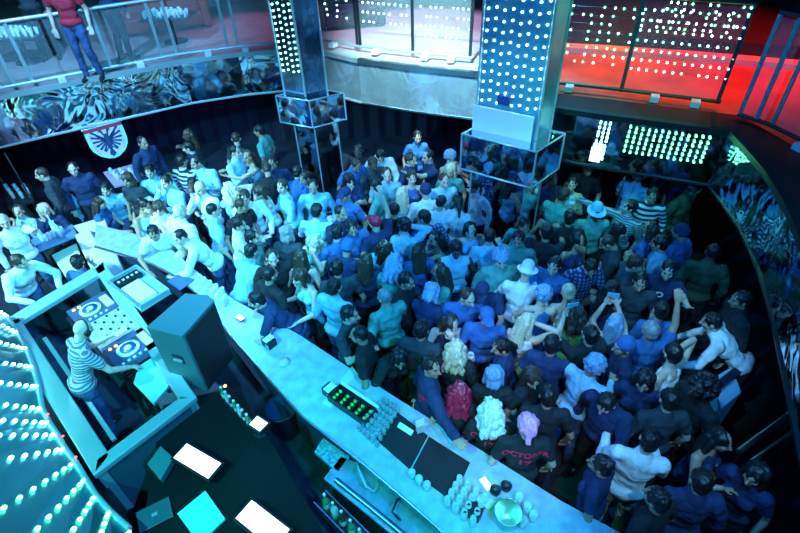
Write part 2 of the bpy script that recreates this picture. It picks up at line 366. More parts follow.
# ------------------------------------------------------------------ setting
TZ = 2.65; BZ = 1.86
m_floor = mat('dark_floor', (.030, .038, .055), .35, nz=.4, ns=3, bump=.002, bs=40)
m_upfloor = mat('pale_tiles', (.55, .47, .46), .28, nz=.15, ns=4)
m_wall = mat('dark_wall', (.02, .026, .05), .6, nz=.3, ns=2)
m_ceil = mat('black_ceiling', (.012, .014, .02), .8)
m_mirror = mat('wavy_mirror', (.72, .80, .86), .07, 1, bump=.045, bs=1.7)
m_mirror_bright = mat('bright_mirror_panel', (.75, .90, .96), .16, .8, nz=.08, ns=3, bump=.012, bs=3)  # mirror fascia made paler and rougher to carry its bright reflection
m_mirror_dark = mat('dark_mirror', (.34, .44, .55), .08, 1, bump=.02, bs=1.3)
m_flat_mirror = mat('column_mirror', (.62, .70, .80), .05, 1, bump=.006, bs=2)
m_steel = mat('brushed_steel', (.62, .66, .70), .3, 1, nz=.1, ns=30)
m_satin = mat('satin_metal', (.55, .60, .62), .42, .6)
m_darkmetal = mat('dark_metal', (.06, .075, .08), .4, .8)
m_black = mat('black_plastic', (.012, .013, .016), .4)
m_rubber = mat('black_rubber', (.010, .010, .014), .7, bump=.002, bs=200)
m_white = mat('white_plastic', (.8, .82, .84), .4)
m_glass = mat('clear_glass', (.8, .93, .98), .04, 0, trans=.0, alpha=.07, spec=.6)
m_vessel = mat('drinking_glass', (.75, .88, .95), .08, 0, alpha=.45, spec=1.0)
m_green = mat('lime_green', (.25, .65, .10), .5, nz=.3, ns=40)
m_reflw = mat('led_reflection_white', (.8, .9, 1), .5, em=(.55, .95, 1), es=9)
m_led_reflg = mat('led_and_reflection_green', (.5, 1, .7), .5, em=(.14, 1, .42), es=5)  # glow for the wall's LEDs and for reflections built as beads
m_led_reflt = mat('led_and_reflection_aqua', (.5, 1, .9), .5, em=(.35, 1, .86), es=8)
m_ledr = mat('led_red', (1, .1, .1), .5, em=(1, .05, .08), es=5)
m_screen = mat('lit_screen', (.9, .9, .88), .3, em=(1, .97, .93), es=1.3)
m_red = mat('red_plastic', (.6, .03, .03), .4)
FTOP = [(-9.2, 7.2), (-7.9, 8.0), (-6.75, 8.72), (-5.85, 9.25), (-5.05, 9.7), (-4.1, 10.25), (-3.05, 10.58), (-2.15, 10.72), (-1.3, 10.47), (-.6, 9.9), (.33, 9.42), (1.52, 8.9), (2.15, 7.47), (3.0, 7.04), (4.52, 6.34), (4.5, 5.8), (4.42, 5.2), (4.2, 4.4), (3.9, 3.6), (3.6, 2.9), (3.25, 2.1), (2.9, 1.2)]
OUT = [(-13, 9), (-13, 12), (-13, 16), (-11, 18), (-9, 18), (-7, 18), (-5, 18), (-3.5, 18), (-2, 18), (-.8, 18), (1, 18), (3.5, 18), (6, 18), (8, 18), (11, 17), (11, 13), (11, 10), (11, 7.5), (11, 6), (11, 4.5), (11, 2.5), (11, 0)]
st(MB().prism([(-13, -4), (11, -4), (11, 18), (-13, 18)], -.2, 0).build('floor', m_floor))
n = len(FTOP)
for nm, z0, z1, m in (('balcony_floor', 2.45, TZ, m_upfloor),):
    b = MB(); vs = [(x, y, z1) for x, y in FTOP]+[(x, y, z1) for x, y in OUT]+[(x, y, z0) for x, y in FTOP]+[(x, y, z0) for x, y in OUT]
    fs = []
    for i in range(n-1):
        fs += [(i, i+1, n+i+1, n+i)[::-1], (2*n+i, 2*n+i+1, 3*n+i+1, 3*n+i), (i, i+1, 2*n+i+1, 2*n+i), (n+i, 3*n+i, 3*n+i+1, n+i+1)]
    fs += [(0, n, 3*n, 2*n), (n-1, 3*n-1, 4*n-1, 2*n-1)]
    b.add(vs, fs); st(b.build(nm, m))
st(MB().prism([(-13, -4), (11, -4), (11, 18), (-13, 18)], 6.8, 7.0).build('ceiling', m_ceil))
for nm, a, b_ in (('wall_back', (-13, 18.1), (11, 18.1)), ('wall_left', (-13.1, -4), (-13.1, 18)), ('wall_right', (11.1, -4), (11.1, 18)), ('wall_front', (-13, -4.1), (11, -4.1))):
    st(MB().quadpanel(a, b_, 0, 6.8, .2).build(nm, m_wall))
# lower wall under the balcony, with curtain folds
b = MB(); pts = []
for i in range(241):
    x = -9.5+i*.07; pts.append((x, 12.2+.05*math.sin(i*1.1)))
b.prism(pts+[(pts[-1][0], 12.5), (pts[0][0], 12.5)], 0, 2.44); o = b.build('curtain', mat('blue_curtain', (.008, .012, .035), .8)); tag(o, 'dark blue curtain wall hanging under the balcony behind the dance floor', 'curtain')
# fascia panels round the opening
def off(i):      # plan normal pointing into the opening
    a = Vector(FTOP[max(i-1, 0)]); c = Vector(FTOP[min(i+1, n-1)]); d = (c-a).normalized(); return Vector((d.y, -d.x))
for i in range(n-1):
    a = Vector(FTOP[i]); c = Vector(FTOP[i+1]); na, nc = off(i), off(i+1)
    mm = m_mirror if i in (2, 3, 4, 6, 14, 15, 16, 17, 18, 19) else (m_mirror_bright if i in (8, 9, 10) else m_mirror_dark)
    b = MB(); b.prism([a+na*.0, c+nc*.0, c+nc*.05, a+na*.05], BZ, TZ-.03); st(b.build('trim_%d' % (i+1), mm))
    b = MB(); b.prism([a-na*.02, c-nc*.02, c+nc*.09, a+na*.09], TZ-.03, TZ+.05)
    b.prism([a-na*.02, c-nc*.02, c+nc*.07, a+na*.07], BZ-.03, BZ)
    st(b.build('trim_%d' % (i+40), m_satin if i < 9 else (m_darkmetal if i > 11 else m_steel)))
    b = MB(); b.prism([a-na*.35, c-nc*.35, c-nc*.0, a-na*.0], BZ, BZ+.05)
    if i != 12: st(b.build('trim_%d' % (i+80), m_black))
for i in range(12, n-1):
    a = Vector(FTOP[i]); c = Vector(FTOP[i+1]); na, nc = off(i), off(i+1)
    st(MB().prism([a-na*.52, c-nc*.52, c-nc*.02, a-na*.02], TZ-.01, TZ+.035+.001*i).build('trim_%d' % (i+140), mat('brown_ledge', (.07, .02, .02), .5, spec=.3)))
# glass balustrades
def along(P, s):
    L = 0
    for a, c in zip(P[:-1], P[1:]):
        d = (Vector(c)-Vector(a)).length
        if L+d >= s or c is P[-1]: t = (s-L)/d; return Vector(a).lerp(Vector(c), t), (Vector(c)-Vector(a)).normalized()
        L += d
def balustrade(label, P, h, posts, m_post, m_rail, pairs=True, dots=None, lower=.12, flat=True, inset=0, clamps=()):
    root = empty('glass_balustrade', label, 'railing', (P[0][0], P[0][1], TZ))
    L = Matrix.Translation((-P[0][0], -P[0][1], -TZ))
    def fin(b, nm, m): b.v = [tuple(L @ Vector(v)) for v in b.v]; return b.build(nm, m, root)
    zt = TZ+h
    fin(MB().tube([(x, y, zt) for x, y in P], .032, 8), 'top_rail', m_rail)
    fin(MB().tube([(x, y, TZ+lower) for x, y in P], .028, 8), 'bottom_rail', m_rail)
    for a, c in zip(P[:-1], P[1:]):
        a2, c2 = Vector(a), Vector(c); u = (c2-a2).normalized()*.03
        fin(MB().quadpanel(a2+u, c2-u, TZ+lower+.03, zt-.05, .012), 'glass_panel', m_glass)
    for s in posts:
        p, u = along(P, s)
        b = MB(); b.box((p.x, p.y, TZ+h/2+.05), (.055, .018, h-.08), math.atan2(u.y, u.x)); fin(b, 'post', m_post)
    for s in clamps:
        p, u = along(P, s); nn = Vector((u.y, -u.x)); q = p+nn*.09
        fin(MB().box((q.x, q.y, TZ+.09), (.12, .16, .08), math.atan2(u.y, u.x)), 'clamp', m_white)
    if dots:  # LED reflections in the glass, built as glowing beads
        for (mm, pts) in dots:
            rows_ = {}
            for q in pts: rows_.setdefault(round(q[2], 3), []).append(q)
            for z_, qs in rows_.items():
                b = MB(); qs.sort()
                for q in qs: b.lathe([(0, -.016), (.012, -.009), (.015, 0), (.012, .009), (0, .016)], q, 6)
                b.cur = 1
                if len(qs) > 1: b.tube([qs[0], qs[-1]], .002, 4)
                fin(b, 'led_reflection_dots', [mm, m_darkmetal])
    return root
def dotrow(a, c, z0, z1, nx, nz, jit=.0, skip=0, rnd=random.Random(3)):
    out = []
    for i in range(nx):
        for k in range(nz):
            if rnd.random() < skip: continue
            t = (i+.5*(k % 2)*0+.5)/nx; out.append((a[0]+(c[0]-a[0])*t+rnd.uniform(-jit, jit), a[1]+(c[1]-a[1])*t, z0+(z1-z0)*(k+.5)/nz))
    return out
LB = [(-9.2, 7.3), (-7.9, 8.08), (-6.75, 8.80), (-5.85, 9.33), (-5.05, 9.78), (-4.1, 10.33), (-3.05, 10.66), (-2.2, 10.8)]
def arc(P, x):
    L = 0
    for a, c in zip(P[:-1], P[1:]):
        if a[0] <= x <= c[0]: return L+(Vector(c)-Vector(a)).length*(x-a[0])/(c[0]-a[0])
        L += (Vector(c)-Vector(a)).length
    return L
posts = [arc(LB, x) for x in (-7.6, -7.35, -6.52, -6.28, -5.43, -5.17, -4.38, -4.14, -3.22, -3.03)]
balustrade('curved steel and glass railing on the upper left balcony above the eagle banner', LB, 1.1, posts, m_satin, m_satin, clamps=[arc(LB, x) for x in (-5.9, -4.75, -3.6, -2.9)])
MBp = [(-1.9, 11.3), (-.63, 10.36), (.4, 9.87), (1.45, 9.42)]
d1 = dotrow((-1.75, 11.19), (-.7, 10.41), TZ+.55, TZ+1.05, 5, 5, .02, .3)
d2 = dotrow((-.55, 10.32), (.35, 9.89), TZ+.50, TZ+1.15, 9, 4, .01, .1)+dotrow((.5, 9.83), (1.4, 9.44), TZ+.35, TZ+1.15, 10, 5, .02, .25)
balustrade('glass railing with rows of reflected light dots on the back balcony between the two columns', MBp, 1.2, [1.55, 1.62, 2.72, 3.82], m_darkmetal, m_satin, dots=[(m_reflw, d1+d2)], clamps=[.4, 1.0, 2.0, 3.0, 3.5])
RBp = [(2.35, 8.17), (3.5, 7.66), (4.72, 7.05)]
gd = []
def gp(a, c, t): return (a[0]+(c[0]-a[0])*t, a[1]+(c[1]-a[1])*t)
d3 = dotrow(RBp[0], RBp[1], TZ+.42, TZ+1.3, 9, 8, .02, .22); d4 = dotrow(RBp[1], RBp[2], TZ+.38, TZ+1.32, 12, 7, .01, .06)+dotrow(RBp[1], RBp[2], TZ+1.0, TZ+1.4, 14, 5, .02, .45)
balustrade('green framed glass railing full of reflected light dots before the red lit balcony floor', RBp, 1.42, [1.26, 2.58], mat('green_metal', (.05, .22, .18), .4, .7), mat('green_metal_rail', (.03, .10, .08), .4, .7), dots=[(m_led_reflg, d3[::2]+d4[::3]), (m_led_reflt, d3[1::2]+d4[1::3]+d4[2::3])], clamps=[.5, 1.75, 2.3])
RC = [(4.74, 6.62), (4.95, 6.3), (5.12, 5.7), (5.15, 5.0), (5.0, 4.2)]
balustrade('teal posted glass railing turning the corner at the upper right', RC, 1.42, [.02, .24, .46, 2.6, 2.8], mat('teal_metal', (.12, .42, .44), .4, .5), m_darkmetal, clamps=[1.0])
# ------------------------------------------------------------------ mirrored columns
def column(label, low, box, upp, zb, zt, face_i, dots_m, plate=False, nx=6, nz=14):
    root = empty('mirrored_column', label, 'column', (sum(p[0] for p in low)/4, sum(p[1] for p in low)/4, 0))
    L = Matrix.Translation(-Vector(root.location))
    def fin(b, nm, m, bev=0): b.v = [tuple(L @ Vector(v)) for v in b.v]; return b.build(nm, m, root, bev)
    def edges(b, q, z0, z1, r=.014, rings=True):
        for x, y in q: b.tube([(x, y, z0), (x, y, z1)], r, 6)
        if rings:
            for z in (z0, z1): b.tube([(x, y, z) for x, y in q], r, 6, closed=True)
    fin(MB().prism(low, 0, zb), 'lower_shaft', m_flat_mirror); fin(MB().prism(box, zb, zt), 'mirror_box', m_flat_mirror)
    fin(MB().prism(upp, zt, 6.78), 'upper_shaft', mat('blue_panel', (.07, .34, .48), .3, .3) if plate else mat('blue_mirror', (.30, .50, .66), .12, .9, bump=.01, bs=2))
    m_edge = mat('edge_trim', (.55, .75, .82), .3, .6)
    b = MB(); edges(b, low, .02, zb-.01); fin(b, 'shaft_trim', m_edge)
    b = MB(); edges(b, box, zb, zt); fin(b, 'box_trim', m_edge)
    b = MB(); edges(b, upp, zt+.01, 6.7, .02, False); fin(b, 'corner_trim', m_edge)
    for fi in face_i:  # LED dots reflected in the cladding, built as glowing beads
        a, c = Vector(upp[fi]), Vector(upp[(fi+1) % 4]); d = (c-a).normalized(); nn = Vector((d.y, -d.x)); cen = Vector((sum(p[0] for p in upp)/4, sum(p[1] for p in upp)/4))
        if (a-cen).dot(nn) < 0: nn = -nn
        for i in range(nx):
            b = MB()
            for k in range(nz):
                p = a.lerp(c, (i+.6)/(nx+.2))+nn*.006; b.lathe([(0, -.015), (.012, -.008), (.016, 0), (.012, .008), (0, .015)], (p.x, p.y, zt+.42+k*(2.45/nz)+.025*(i % 2)), 6)
            b.cur = 1; b.tube([(p.x, p.y, zt+.4), (p.x, p.y, zt+2.9)], .002, 4)
            fin(b, 'led_reflection_dots', [dots_m, m_darkmetal])
    if plate:
        a, c = Vector(upp[0]), Vector(upp[1]); d = (c-a).normalized(); nn = Vector((d.y, -d.x))
        a2, c2 = a-d*.02+nn*.07, c-d*.04+nn*.07; fin(MB().quadpanel(a2, c2, zt, zt+.36, .03), 'white_panel', mat('white_panel', (.75, .78, .85), .5), .006)
        q = a.lerp(c, .45)+nn*.05; fin(MB().box((q.x, q.y, zt+.50), (.17, .06, .12), math.atan2(d.y, d.x)), 'small_projector', mat('blue_case', (.02, .06, .25), .4), .01)
    return root
column('mirror clad column at the back left with a mirrored box and lit upper shaft', [(-1.85, 8.98), (-1.45, 8.74), (-1.05, 8.96), (-1.45, 9.22)], [(-2.07, 8.89), (-1.45, 8.60), (-.87, 8.90), (-1.47, 9.22)],
       [(-1.92, 8.97), (-1.52, 8.76), (-1.16, 8.96), (-1.54, 9.2)], 1.93, 2.42, [0], m_led_reflt, nx=4, nz=26)
column('wide mirrored column in the middle of the floor with a face of light dots', [(1.12, 6.72), (1.82, 6.24), (2.16, 6.62), (1.46, 7.10)], [(.95, 6.71), (1.86, 6.08), (2.37, 6.58), (1.46, 7.21)],
       [(1.17, 6.90), (1.92, 6.40), (2.2, 6.72), (1.46, 7.2)], 2.05, 2.6, [0], m_reflw, plate=True, nx=8, nz=19)
# LED reflections in the fascia right of the wide column, built as glowing dots
def fascia_dots(i0, t0, t1, z0, z1, nx, nz, m, label, rnd=random.Random(5)):
    a, c = Vector(FTOP[i0]), Vector(FTOP[i0+1]); na = off(i0)*.0; d = (c-a).normalized(); nn = Vector((d.y, -d.x))
    b = MB()
    for i in range(nx):
        for k in range(nz):
            p = a.lerp(c, t0+(t1-t0)*(i+.5)/nx)+nn*.075; b.lathe([(0, -.018), (.015, -.009), (.018, 0), (.015, .009), (0, .018)], (p.x, p.y, z0+(z1-z0)*(k+.5)/nz+rnd.uniform(-.01, .01)), 6)
    for k in range(nz): 
        z = z0+(z1-z0)*(k+.5)/nz; p, q = a.lerp(c, t0)+nn*.064, a.lerp(c, t1)+nn*.064; b.cur = 1; b.tube([(p.x, p.y, z), (q.x, q.y, z)], .004, 4); b.cur = 0
    o = b.build('fascia_reflections', [m, m_darkmetal]); tag(o, label, 'light')
fascia_dots(13, .24, .90, TZ-.50, TZ-.06, 13, 6, m_led_reflg, 'rows of reflected green light dots on the balcony front below the red lit floor')
fascia_dots(13, .0, .12, TZ-.68, TZ-.05, 3, 9, m_led_reflt, 'short column of reflected aqua light dots on the balcony front beside the wide column')
p = at(595, 153, 2.1); b = MB().quadpanel((p.x-.07, p.y+.0), (p.x+.07, p.y-.07), 1.98, 2.2, .03); tag(b.build('lit_sign', [m_screen], None, .004), 'small glowing white rectangle on the balcony front right of the wide column', 'sign')
# ------------------------------------------------------------------ upper balcony furniture
def boxthing(name, label, cat, poly, z0, z1, m, bev=.02, group=None): return tag(MB().prism(poly, z0, z1).build(name, m, None, bev), label, cat, group)
def sofa(label, x, y, rz, m, w=1.6, z=TZ, h=.75):
    r = empty('sofa', label, 'sofa', (x, y, z), rz)
    MB().box((0, 0, .22), (w, .75, .30)).build('seat', m, r, .05); MB().box((0, .36, .42), (w, .18, h-.05)).build('backrest', m, r, .05)
    for s in (-1, 1): MB().box((s*(w/2+.07), 0, .29), (.16, .8, .52)).build('armrest', m, r, .04)
    for s in (-1, 1):
        for q in (-1, 1): MB().box((s*w*.45, q*.3, .04), (.05, .05, .08)).build('leg', m_darkmetal, r)
    return r
m_seat = mat('dark_leather', (.05, .05, .10), .5); m_redseat = mat('red_leather', (.35, .04, .03), .5)
sofa('dark leather sofa on the upper balcony behind the railing left of centre', -.9, 12.4, .2, m_seat, 1.2, h=1.2)
sofa('red sofa on the upper left balcony behind the railing', -5.2, 12.6, .4, m_redseat, 1.8)
PL = [A(545, 47, TZ), A(600, 50, TZ), A(700, 57, TZ), A(800, 66, TZ), A(870, 72, TZ)]; PL = [(x, y) for x, y in PL]
rp_ = empty('raised_platform', 'long dark raised platform with a pale front edge behind the red lit floor', 'platform', (PL[0][0], PL[0][1], TZ)); Lp = Matrix.Translation((-PL[0][0], -PL[0][1], -TZ))
rf = [tuple(Vector(FTOP[i])-off(i)*.50) for i in range(12, 19)]
st(MB().prism([PL[0]]+rf+[(10.9, 4.4), (10.9, PL[-1][1]), PL[-1], PL[-2], PL[-3], PL[-4]], TZ-.01, TZ+.012).build('trim_190', mat('red_light_floor', (.62, .14, .08), .35, nz=.25, ns=2)))  # red lamp light put into the colour of this floor sheet
b = MB().prism(PL+[(PL[-1][0]+.5, 17.5), (PL[0][0]-.3, 17.5)], TZ, TZ+.30); b.v = [tuple(Lp @ Vector(v)) for v in b.v]; b.build('deck', mat('dark_deck', (.03, .02, .03), .6), rp_)
b = MB().prism([(x, y-.32) for x, y in PL]+[(x, y-.01) for x, y in PL[::-1]], TZ, TZ+.10); b.v = [tuple(Lp @ Vector(v)) for v in b.v]; b.build('pale_edge', mat('pale_edge', (.8, .75, .72), .4), rp_)
for x, y, l in ((-7.2, 10.6, 'dark table of glinting glasses on the upper left balcony by the first railing posts'), (-4.6, 11.6, 'dark table of glinting glasses on the upper left balcony beside the red sofa')):
    r = empty('low_table', l, 'table', (x, y, TZ)); MB().box((0, 0, .5), (1.0, .7, .05)).build('tabletop', m_black, r, .01); MB().lathe([(.25, 0), (.25, .02), (.04, .03), (.04, .48)], (0, 0, 0)).build('pedestal', m_darkmetal, r)
def vessel(name, label, p, h=.12, r0=.028, r1=.036, m=None, group=None, cat='glass'):
    key = (name, h, r0, r1, m.name if m else '')
    if key not in CACHE: CACHE[key] = MB().lathe([(0, 0), (r0, 0), (r0*1.02, .01), (r1, h), (r1-.004, h), (r0-.003, .014), (0, .014)], n=12).mesh(name, m or m_vessel)
    o = link(name, CACHE[key]); o.location = p; return tag(o, label, cat, group)
def bottle(label, p, m, h=.30, r=.038, group=None):
    key = ('bottle', m.name, h)
    if key not in CACHE:
        k = h/.30; CACHE[key] = (MB().lathe([(0, 0), (r, 0), (r+.001, .01), (r, .17*k), (r*.8, .20*k), (.014, .23*k), (.013, .285*k)], n=14).mesh('bottle', m), MB().lathe([(.015, .28*k), (.015, .305*k)], n=10).mesh('bottle_cap', m_white), MB().lathe([(r+.0015, .06*k), (r+.0015, .14*k)], n=14).mesh('bottle_label', m_white))
    a, c, d = CACHE[key]; o = link('bottle', a); o.location = p; link('cap', c, o); link('paper_label', d, o); return tag(o, label, 'bottle', group)
rr = random.Random(11)
for cx, cy, gl in ((-7.2, 10.6, 'glasses on the dark table of the upper left balcony near the first posts'), (-4.6, 11.6, 'glasses on the upper balcony table beside the red sofa')):
    for i in range(22):
        vessel('drinking_glass', 'glinting glass on the upper balcony table '+('beside the red sofa' if cx > -5 else 'by the first railing posts'), (cx-.42+.12*(i % 8)+rr.uniform(-.02, .02), cy-.2+.17*(i//8)+rr.uniform(-.03, .03), TZ+.525), group=gl, m=mat('lit_glass', (.7, .95, .95), .1, em=(.3, .9, 1), es=.0))
# ------------------------------------------------------------------ eagle banner
fa, fb = Vector(A(81, 129, 1.84)), Vector(A(119, 119, 1.84)); fd = (fb-fa).normalized(); fn = Vector((fd.y, -fd.x)); fa = fa+fn*.11; fb = fb+fn*.11; W = (fb-fa).length; Hh = .66
def shield(s=1.0):
    pts = [(-W/2, 0), (W/2, 0), (W/2, -.34), (W/2*.93, -.44), (W/2*.68, -.56), (W/2*.3, -.645), (0, -.665), (-W/2*.3, -.645), (-W/2*.68, -.56), (-W/2*.93, -.44), (-W/2, -.34)]
    return [(x*s, -.33+(z+.33)*s) for x, z in pts]
br = empty('eagle_banner', 'shield shaped pink banner with a dark double headed eagle hanging from the left balcony', 'banner', ((fa.x+fb.x)/2, (fa.y+fb.y)/2, 1.84), math.atan2(fd.y, fd.x))
def plate(pts, y, t, nm, m, par):
    b = MB(); N = len(pts); b.add([(x, y, z) for x, z in pts]+[(x, y-t, z) for x, z in pts], [tuple(range(N)), tuple(range(N, 2*N))[::-1]]+[(i, N+i, N+(i+1) % N, (i+1) % N) for i in range(N)]); return b.build(nm, m, par)
plate(shield(), 0, .008, 'cloth', mat('banner_border', (.25, .8, .72), .7), br); plate(shield(.90), -.0085, .003, 'field', mat('banner_pink', (.72, .55, .78), .8), br)
MB().tube([(-W/2-.02, -.004, .005), (W/2+.02, -.004, .005)], .012, 8).build('hanging_rod', m_steel, br)
plate([(-W/2, .0), (W/2, 0), (W/2, -.07), (-W/2, -.07)], -.009, .004, 'top_band', mat('banner_red', (.45, .03, .05), .8), br)
b = MB(); ey = -.0115
def flat(pts):
    pts = [(x*1.22, -.36+(z+.38)*1.22) for x, z in pts]; N = len(pts); b.add([(x, ey, z) for x, z in pts]+[(x, ey-.003, z) for x, z in pts], [tuple(range(N)), tuple(range(N, 2*N))[::-1]]+[(i, N+i, N+(i+1) % N, (i+1) % N) for i in range(N)])
flat([(-.035, -.24), (0, -.20), (.035, -.24), (.05, -.34), (.03, -.45), (0, -.50), (-.03, -.45), (-.05, -.34)])
flat([(-.015, -.46), (.015, -.46), (.05, -.55), (.0, -.60), (-.05, -.55)])
for s in (-1, 1):
    flat([(s*.01, -.24), (s*.035, -.25), (s*.06, -.17), (s*.035, -.15)]); flat([(s*.03, -.15), (s*.07, -.13), (s*.075, -.165), (s*.05, -.19)]); flat([(s*.07, -.14), (s*.105, -.165), (s*.07, -.165)])
    flat([(s*.02, -.28), (s*.11, -.20), (s*.15, -.21), (s*.04, -.36)])
    for k in range(6):
        a0 = .75-.36*k; L0 = .185-.012*k; dx, dz = math.cos(a0)*L0, math.sin(a0)*L0; ox, oz = s*(.055-.004*k), -.27-.020*k; px_, pz_ = -math.sin(a0)*.018, math.cos(a0)*.018
        flat([(ox-s*px_*.6, oz-pz_*.6), (ox+s*(dx-px_), oz+dz-pz_), (ox+s*(dx*1.08), oz+dz*1.08), (ox+s*(dx+px_), oz+dz+pz_), (ox+s*px_*.6, oz+pz_*.6)])
    flat([(s*.025, -.44), (s*.04, -.43), (s*.10, -.49), (s*.085, -.505)])
b.build('eagle', mat('eagle_ink', (.02, .05, .13), .8), br)
b = MB()
for s in (-1, 1):
    for i in range(9):
        z = -.13-.045*i; b.box((s*(.262-.004*max(i-5, 0)**2), -.0135, z), (.03, .004, .007))
b.build('feather_marks', mat('eagle_ink', (.02, .05, .13), .8), br)
# ------------------------------------------------------------------ bar
NEAR = [(-4.75, 6.45), (-3.72, 5.98), (-3.2, 5.62), (-2.66, 5.1), (-2.09, 4.34), (-1.1, 3.2), (-.47, 2.67), (.09, 2.15), (.55, 1.70), (.95, 1.3)]
FAR = [(-5.0, 7.05), (-4.13, 6.69), (-3.5, 6.28), (-2.98, 5.75), (-2.25, 5.07), (-1.28, 4.38), (-.69, 3.88), (-.06, 3.36), (.73, 2.73), (1.39, 2.19), (1.83, 1.89), (2.4, 1.3)]
root = empty('bar_counter', 'long blue lit bar counter curving from the booth to the lower right', 'bar counter', (-1.5, 4, 0)); L = Matrix.Translation((1.5, -4, 0))
def fin(b, nm, m, bev=0): b.v = [tuple(L @ Vector(v)) for v in b.v]; return b.build(nm, m, root, bev)
fin(MB().prism(NEAR+FAR[::-1], 1.06, 1.10), 'countertop', mat('pale_counter', (.36, .46, .58), .3, nz=.2, ns=9, bump=.0006, bs=60), .006)
inn = [(x-.0, y) for x, y in NEAR]; 
def shift(P, d): 
    out = []
    for i, p in enumerate(P):
        a = Vector(P[max(i-1, 0)]); c = Vector(P[min(i+1, len(P)-1)]); u = (c-a).normalized(); out.append((p[0]-u.y*d, p[1]+u.x*d))
    return out
fin(MB().prism(shift(NEAR, .12)+shift(FAR, -.14)[::-1], 0, 1.06), 'bar_body', mat('bar_front', (.05, .06, .10), .4))
fin(MB().tube([(x, y, 1.08) for x, y in NEAR], .022, 8), 'edge_trim', m_steel)
# rubber mats and everything on the counter
def on(x, y, z=1.10): return at(x, y, z)
def slab(px, z, t, name, m, label, cat, bev=.004, group=None): return tag(MB().prism([A(x, y, z) for x, y in px], z, z+t).build(name, m, None, bev), label, cat, group)
# caddy of limes
def quad_c(px, z): p = [at(x, y, z) for x, y in px]; return p
q = quad_c([(328, 400), (341, 388), (378, 413), (364, 430)], 1.101); cen = sum(q, Vector())/4; ux = (q[2]-q[1]).normalized(); ang = math.atan2(ux.y, ux.x); wl = (q[2]-q[1]).length; ww = (q[1]-q[0]).length
cr = empty('garnish_tray', 'black garnish caddy of green limes standing on the bar', 'tray', cen, ang)
b = MB(); b.box((0, 0, .01), (wl, ww, .02)); b.box((0, ww/2-.006, .05), (wl, .012, .1)); b.box((0, -ww/2+.006, .05), (wl, .012, .1))
for i in range(6): b.box((-wl/2+.006+(wl-.012)*i/5, 0, .045), (.01, ww, .09))
b.build('caddy_body', m_black, cr, .003)
MB().box((0, ww/2+.02, .075), (wl, .05, .02)).build('open_lid', m_white, cr, .004)
for i in range(5):
    for k in range(3):
        o = MB().lathe([(0, -.02), (.016, -.014), (.022, 0), (.016, .014), (0, .02)], n=8).mesh('lime_wedge', m_green) if 'lime' not in CACHE else CACHE['lime']; CACHE['lime'] = o
        g = link('lime_wedge', o); p = cen+Matrix.Rotation(ang, 3, 'Z') @ Vector((-wl/2+wl*(i+.5)/5, -ww/4+ww/4*k, .05)); g.location = p; tag(g, 'green lime wedge lying in the black garnish caddy on the bar', 'lime', 'lime wedges in the garnish caddy')
# shot glasses in a block
for r in range(7):
    for c in range(5):
        a = at(384, 402, 1.101).lerp(at(398, 412, 1.101), c/4); d_ = at(360, 430, 1.101).lerp(at(377, 446, 1.101), c/4); p = a.lerp(d_, r/6)
        vessel('shot_glass', 'small shot glass in the tight block on the bar beside the lime caddy', p, .075, .019, .024, mat('shot_glass', (.5, .62, .66), .08, .4, alpha=.7), 'shot glasses in a block on the bar')
slab([(376, 440), (398, 413), (428, 436), (410, 470)], 1.101, .012, 'bar_mat', m_rubber, 'black rubber bar mat next to the block of shot glasses', 'mat')
slab([(411, 471), (429, 437), (470, 463), (452, 502)], 1.101, .012, 'bar_mat', m_rubber, 'long ridged black bar mat holding three clear glasses', 'mat')
slab([(397, 427), (400, 422), (414, 431), (411, 436)], 1.115, .006, 'bar_sign', m_white, 'pale printed strip lying on the black bar mat', 'card')
slab([(345, 396), (350, 391), (372, 407), (367, 412)], 1.101, .05, 'napkin_box', m_black, 'low black napkin holder behind the lime caddy', 'holder')
for i, (x, y) in enumerate([(412, 477), (419, 483), (427, 489)]): vessel('clear_tumbler', ['left of the three', 'middle of the three', 'right of the three'][i]+' clear tumblers on the long black bar mat', on(x, y, 1.114), .10, .030, .036, mat('tumbler', (.6, .85, .8), .08, .1, alpha=.6))
for i in range(4):
    for k in range(4):
        p = at(459, 484, 1.101).lerp(at(447, 505, 1.101), i/3.0)+(at(470, 492, 1.101)-at(459, 484, 1.101))*(k*.75); vessel('wine_glass', 'upturned stacked glass in the glinting cluster beside the black bar mat', (p.x, p.y, 1.101), .14, .034, .026, mat('tumbler', (.6, .85, .8), .08, .1, alpha=.6), 'upturned glasses beside the bar mat')
def dispenser(px, py, label, s=1.0):
    p = on(px, py, 1.10); r = empty('napkin_dispenser', label, 'dispenser', (p.x, p.y, 1.10), -.75)
    MB().box((0, 0, .055*s), (.15*s, .13*s, .11*s)).build('case', m_black, r, .012); MB().box((0.0, 0, .116*s), (.085*s, .125*s, .012)).build('napkins', m_white, r, .003); MB().box((.045*s, -.067*s, .05*s), (.06*s, .01, .07*s)).build('side_panel', m_satin, r, .002)
dispenser(270, 345, 'black napkin dispenser with white top on the bar beside the leaning man'); dispenser(331, 394, 'black napkin dispenser with white top at the end of the lime caddy')
o = MB().lathe([(0, 0), (.072, 0), (.075, .008), (0, .01)], n=24).build('coaster', mat('cream_coaster', (.65, .62, .50), .7)); o.location = on(284, 362, 1.101); tag(o, 'round cream coaster lying on the bar by the napkin dispenser', 'coaster')
p = on(421, 432, 1.1); r = empty('menu_card', 'folded white table card standing on the bar before the red haired woman', 'card', (p.x, p.y, 1.1), .3); MB().box((0, -.012, .09), (.095, .004, .18), T=Matrix.Rotation(.13, 4, 'X')).build('front_leaf', m_white, r); MB().box((0, .012, .09), (.095, .004, .18), T=Matrix.Rotation(-.13, 4, 'X')).build('back_leaf', m_white, r)
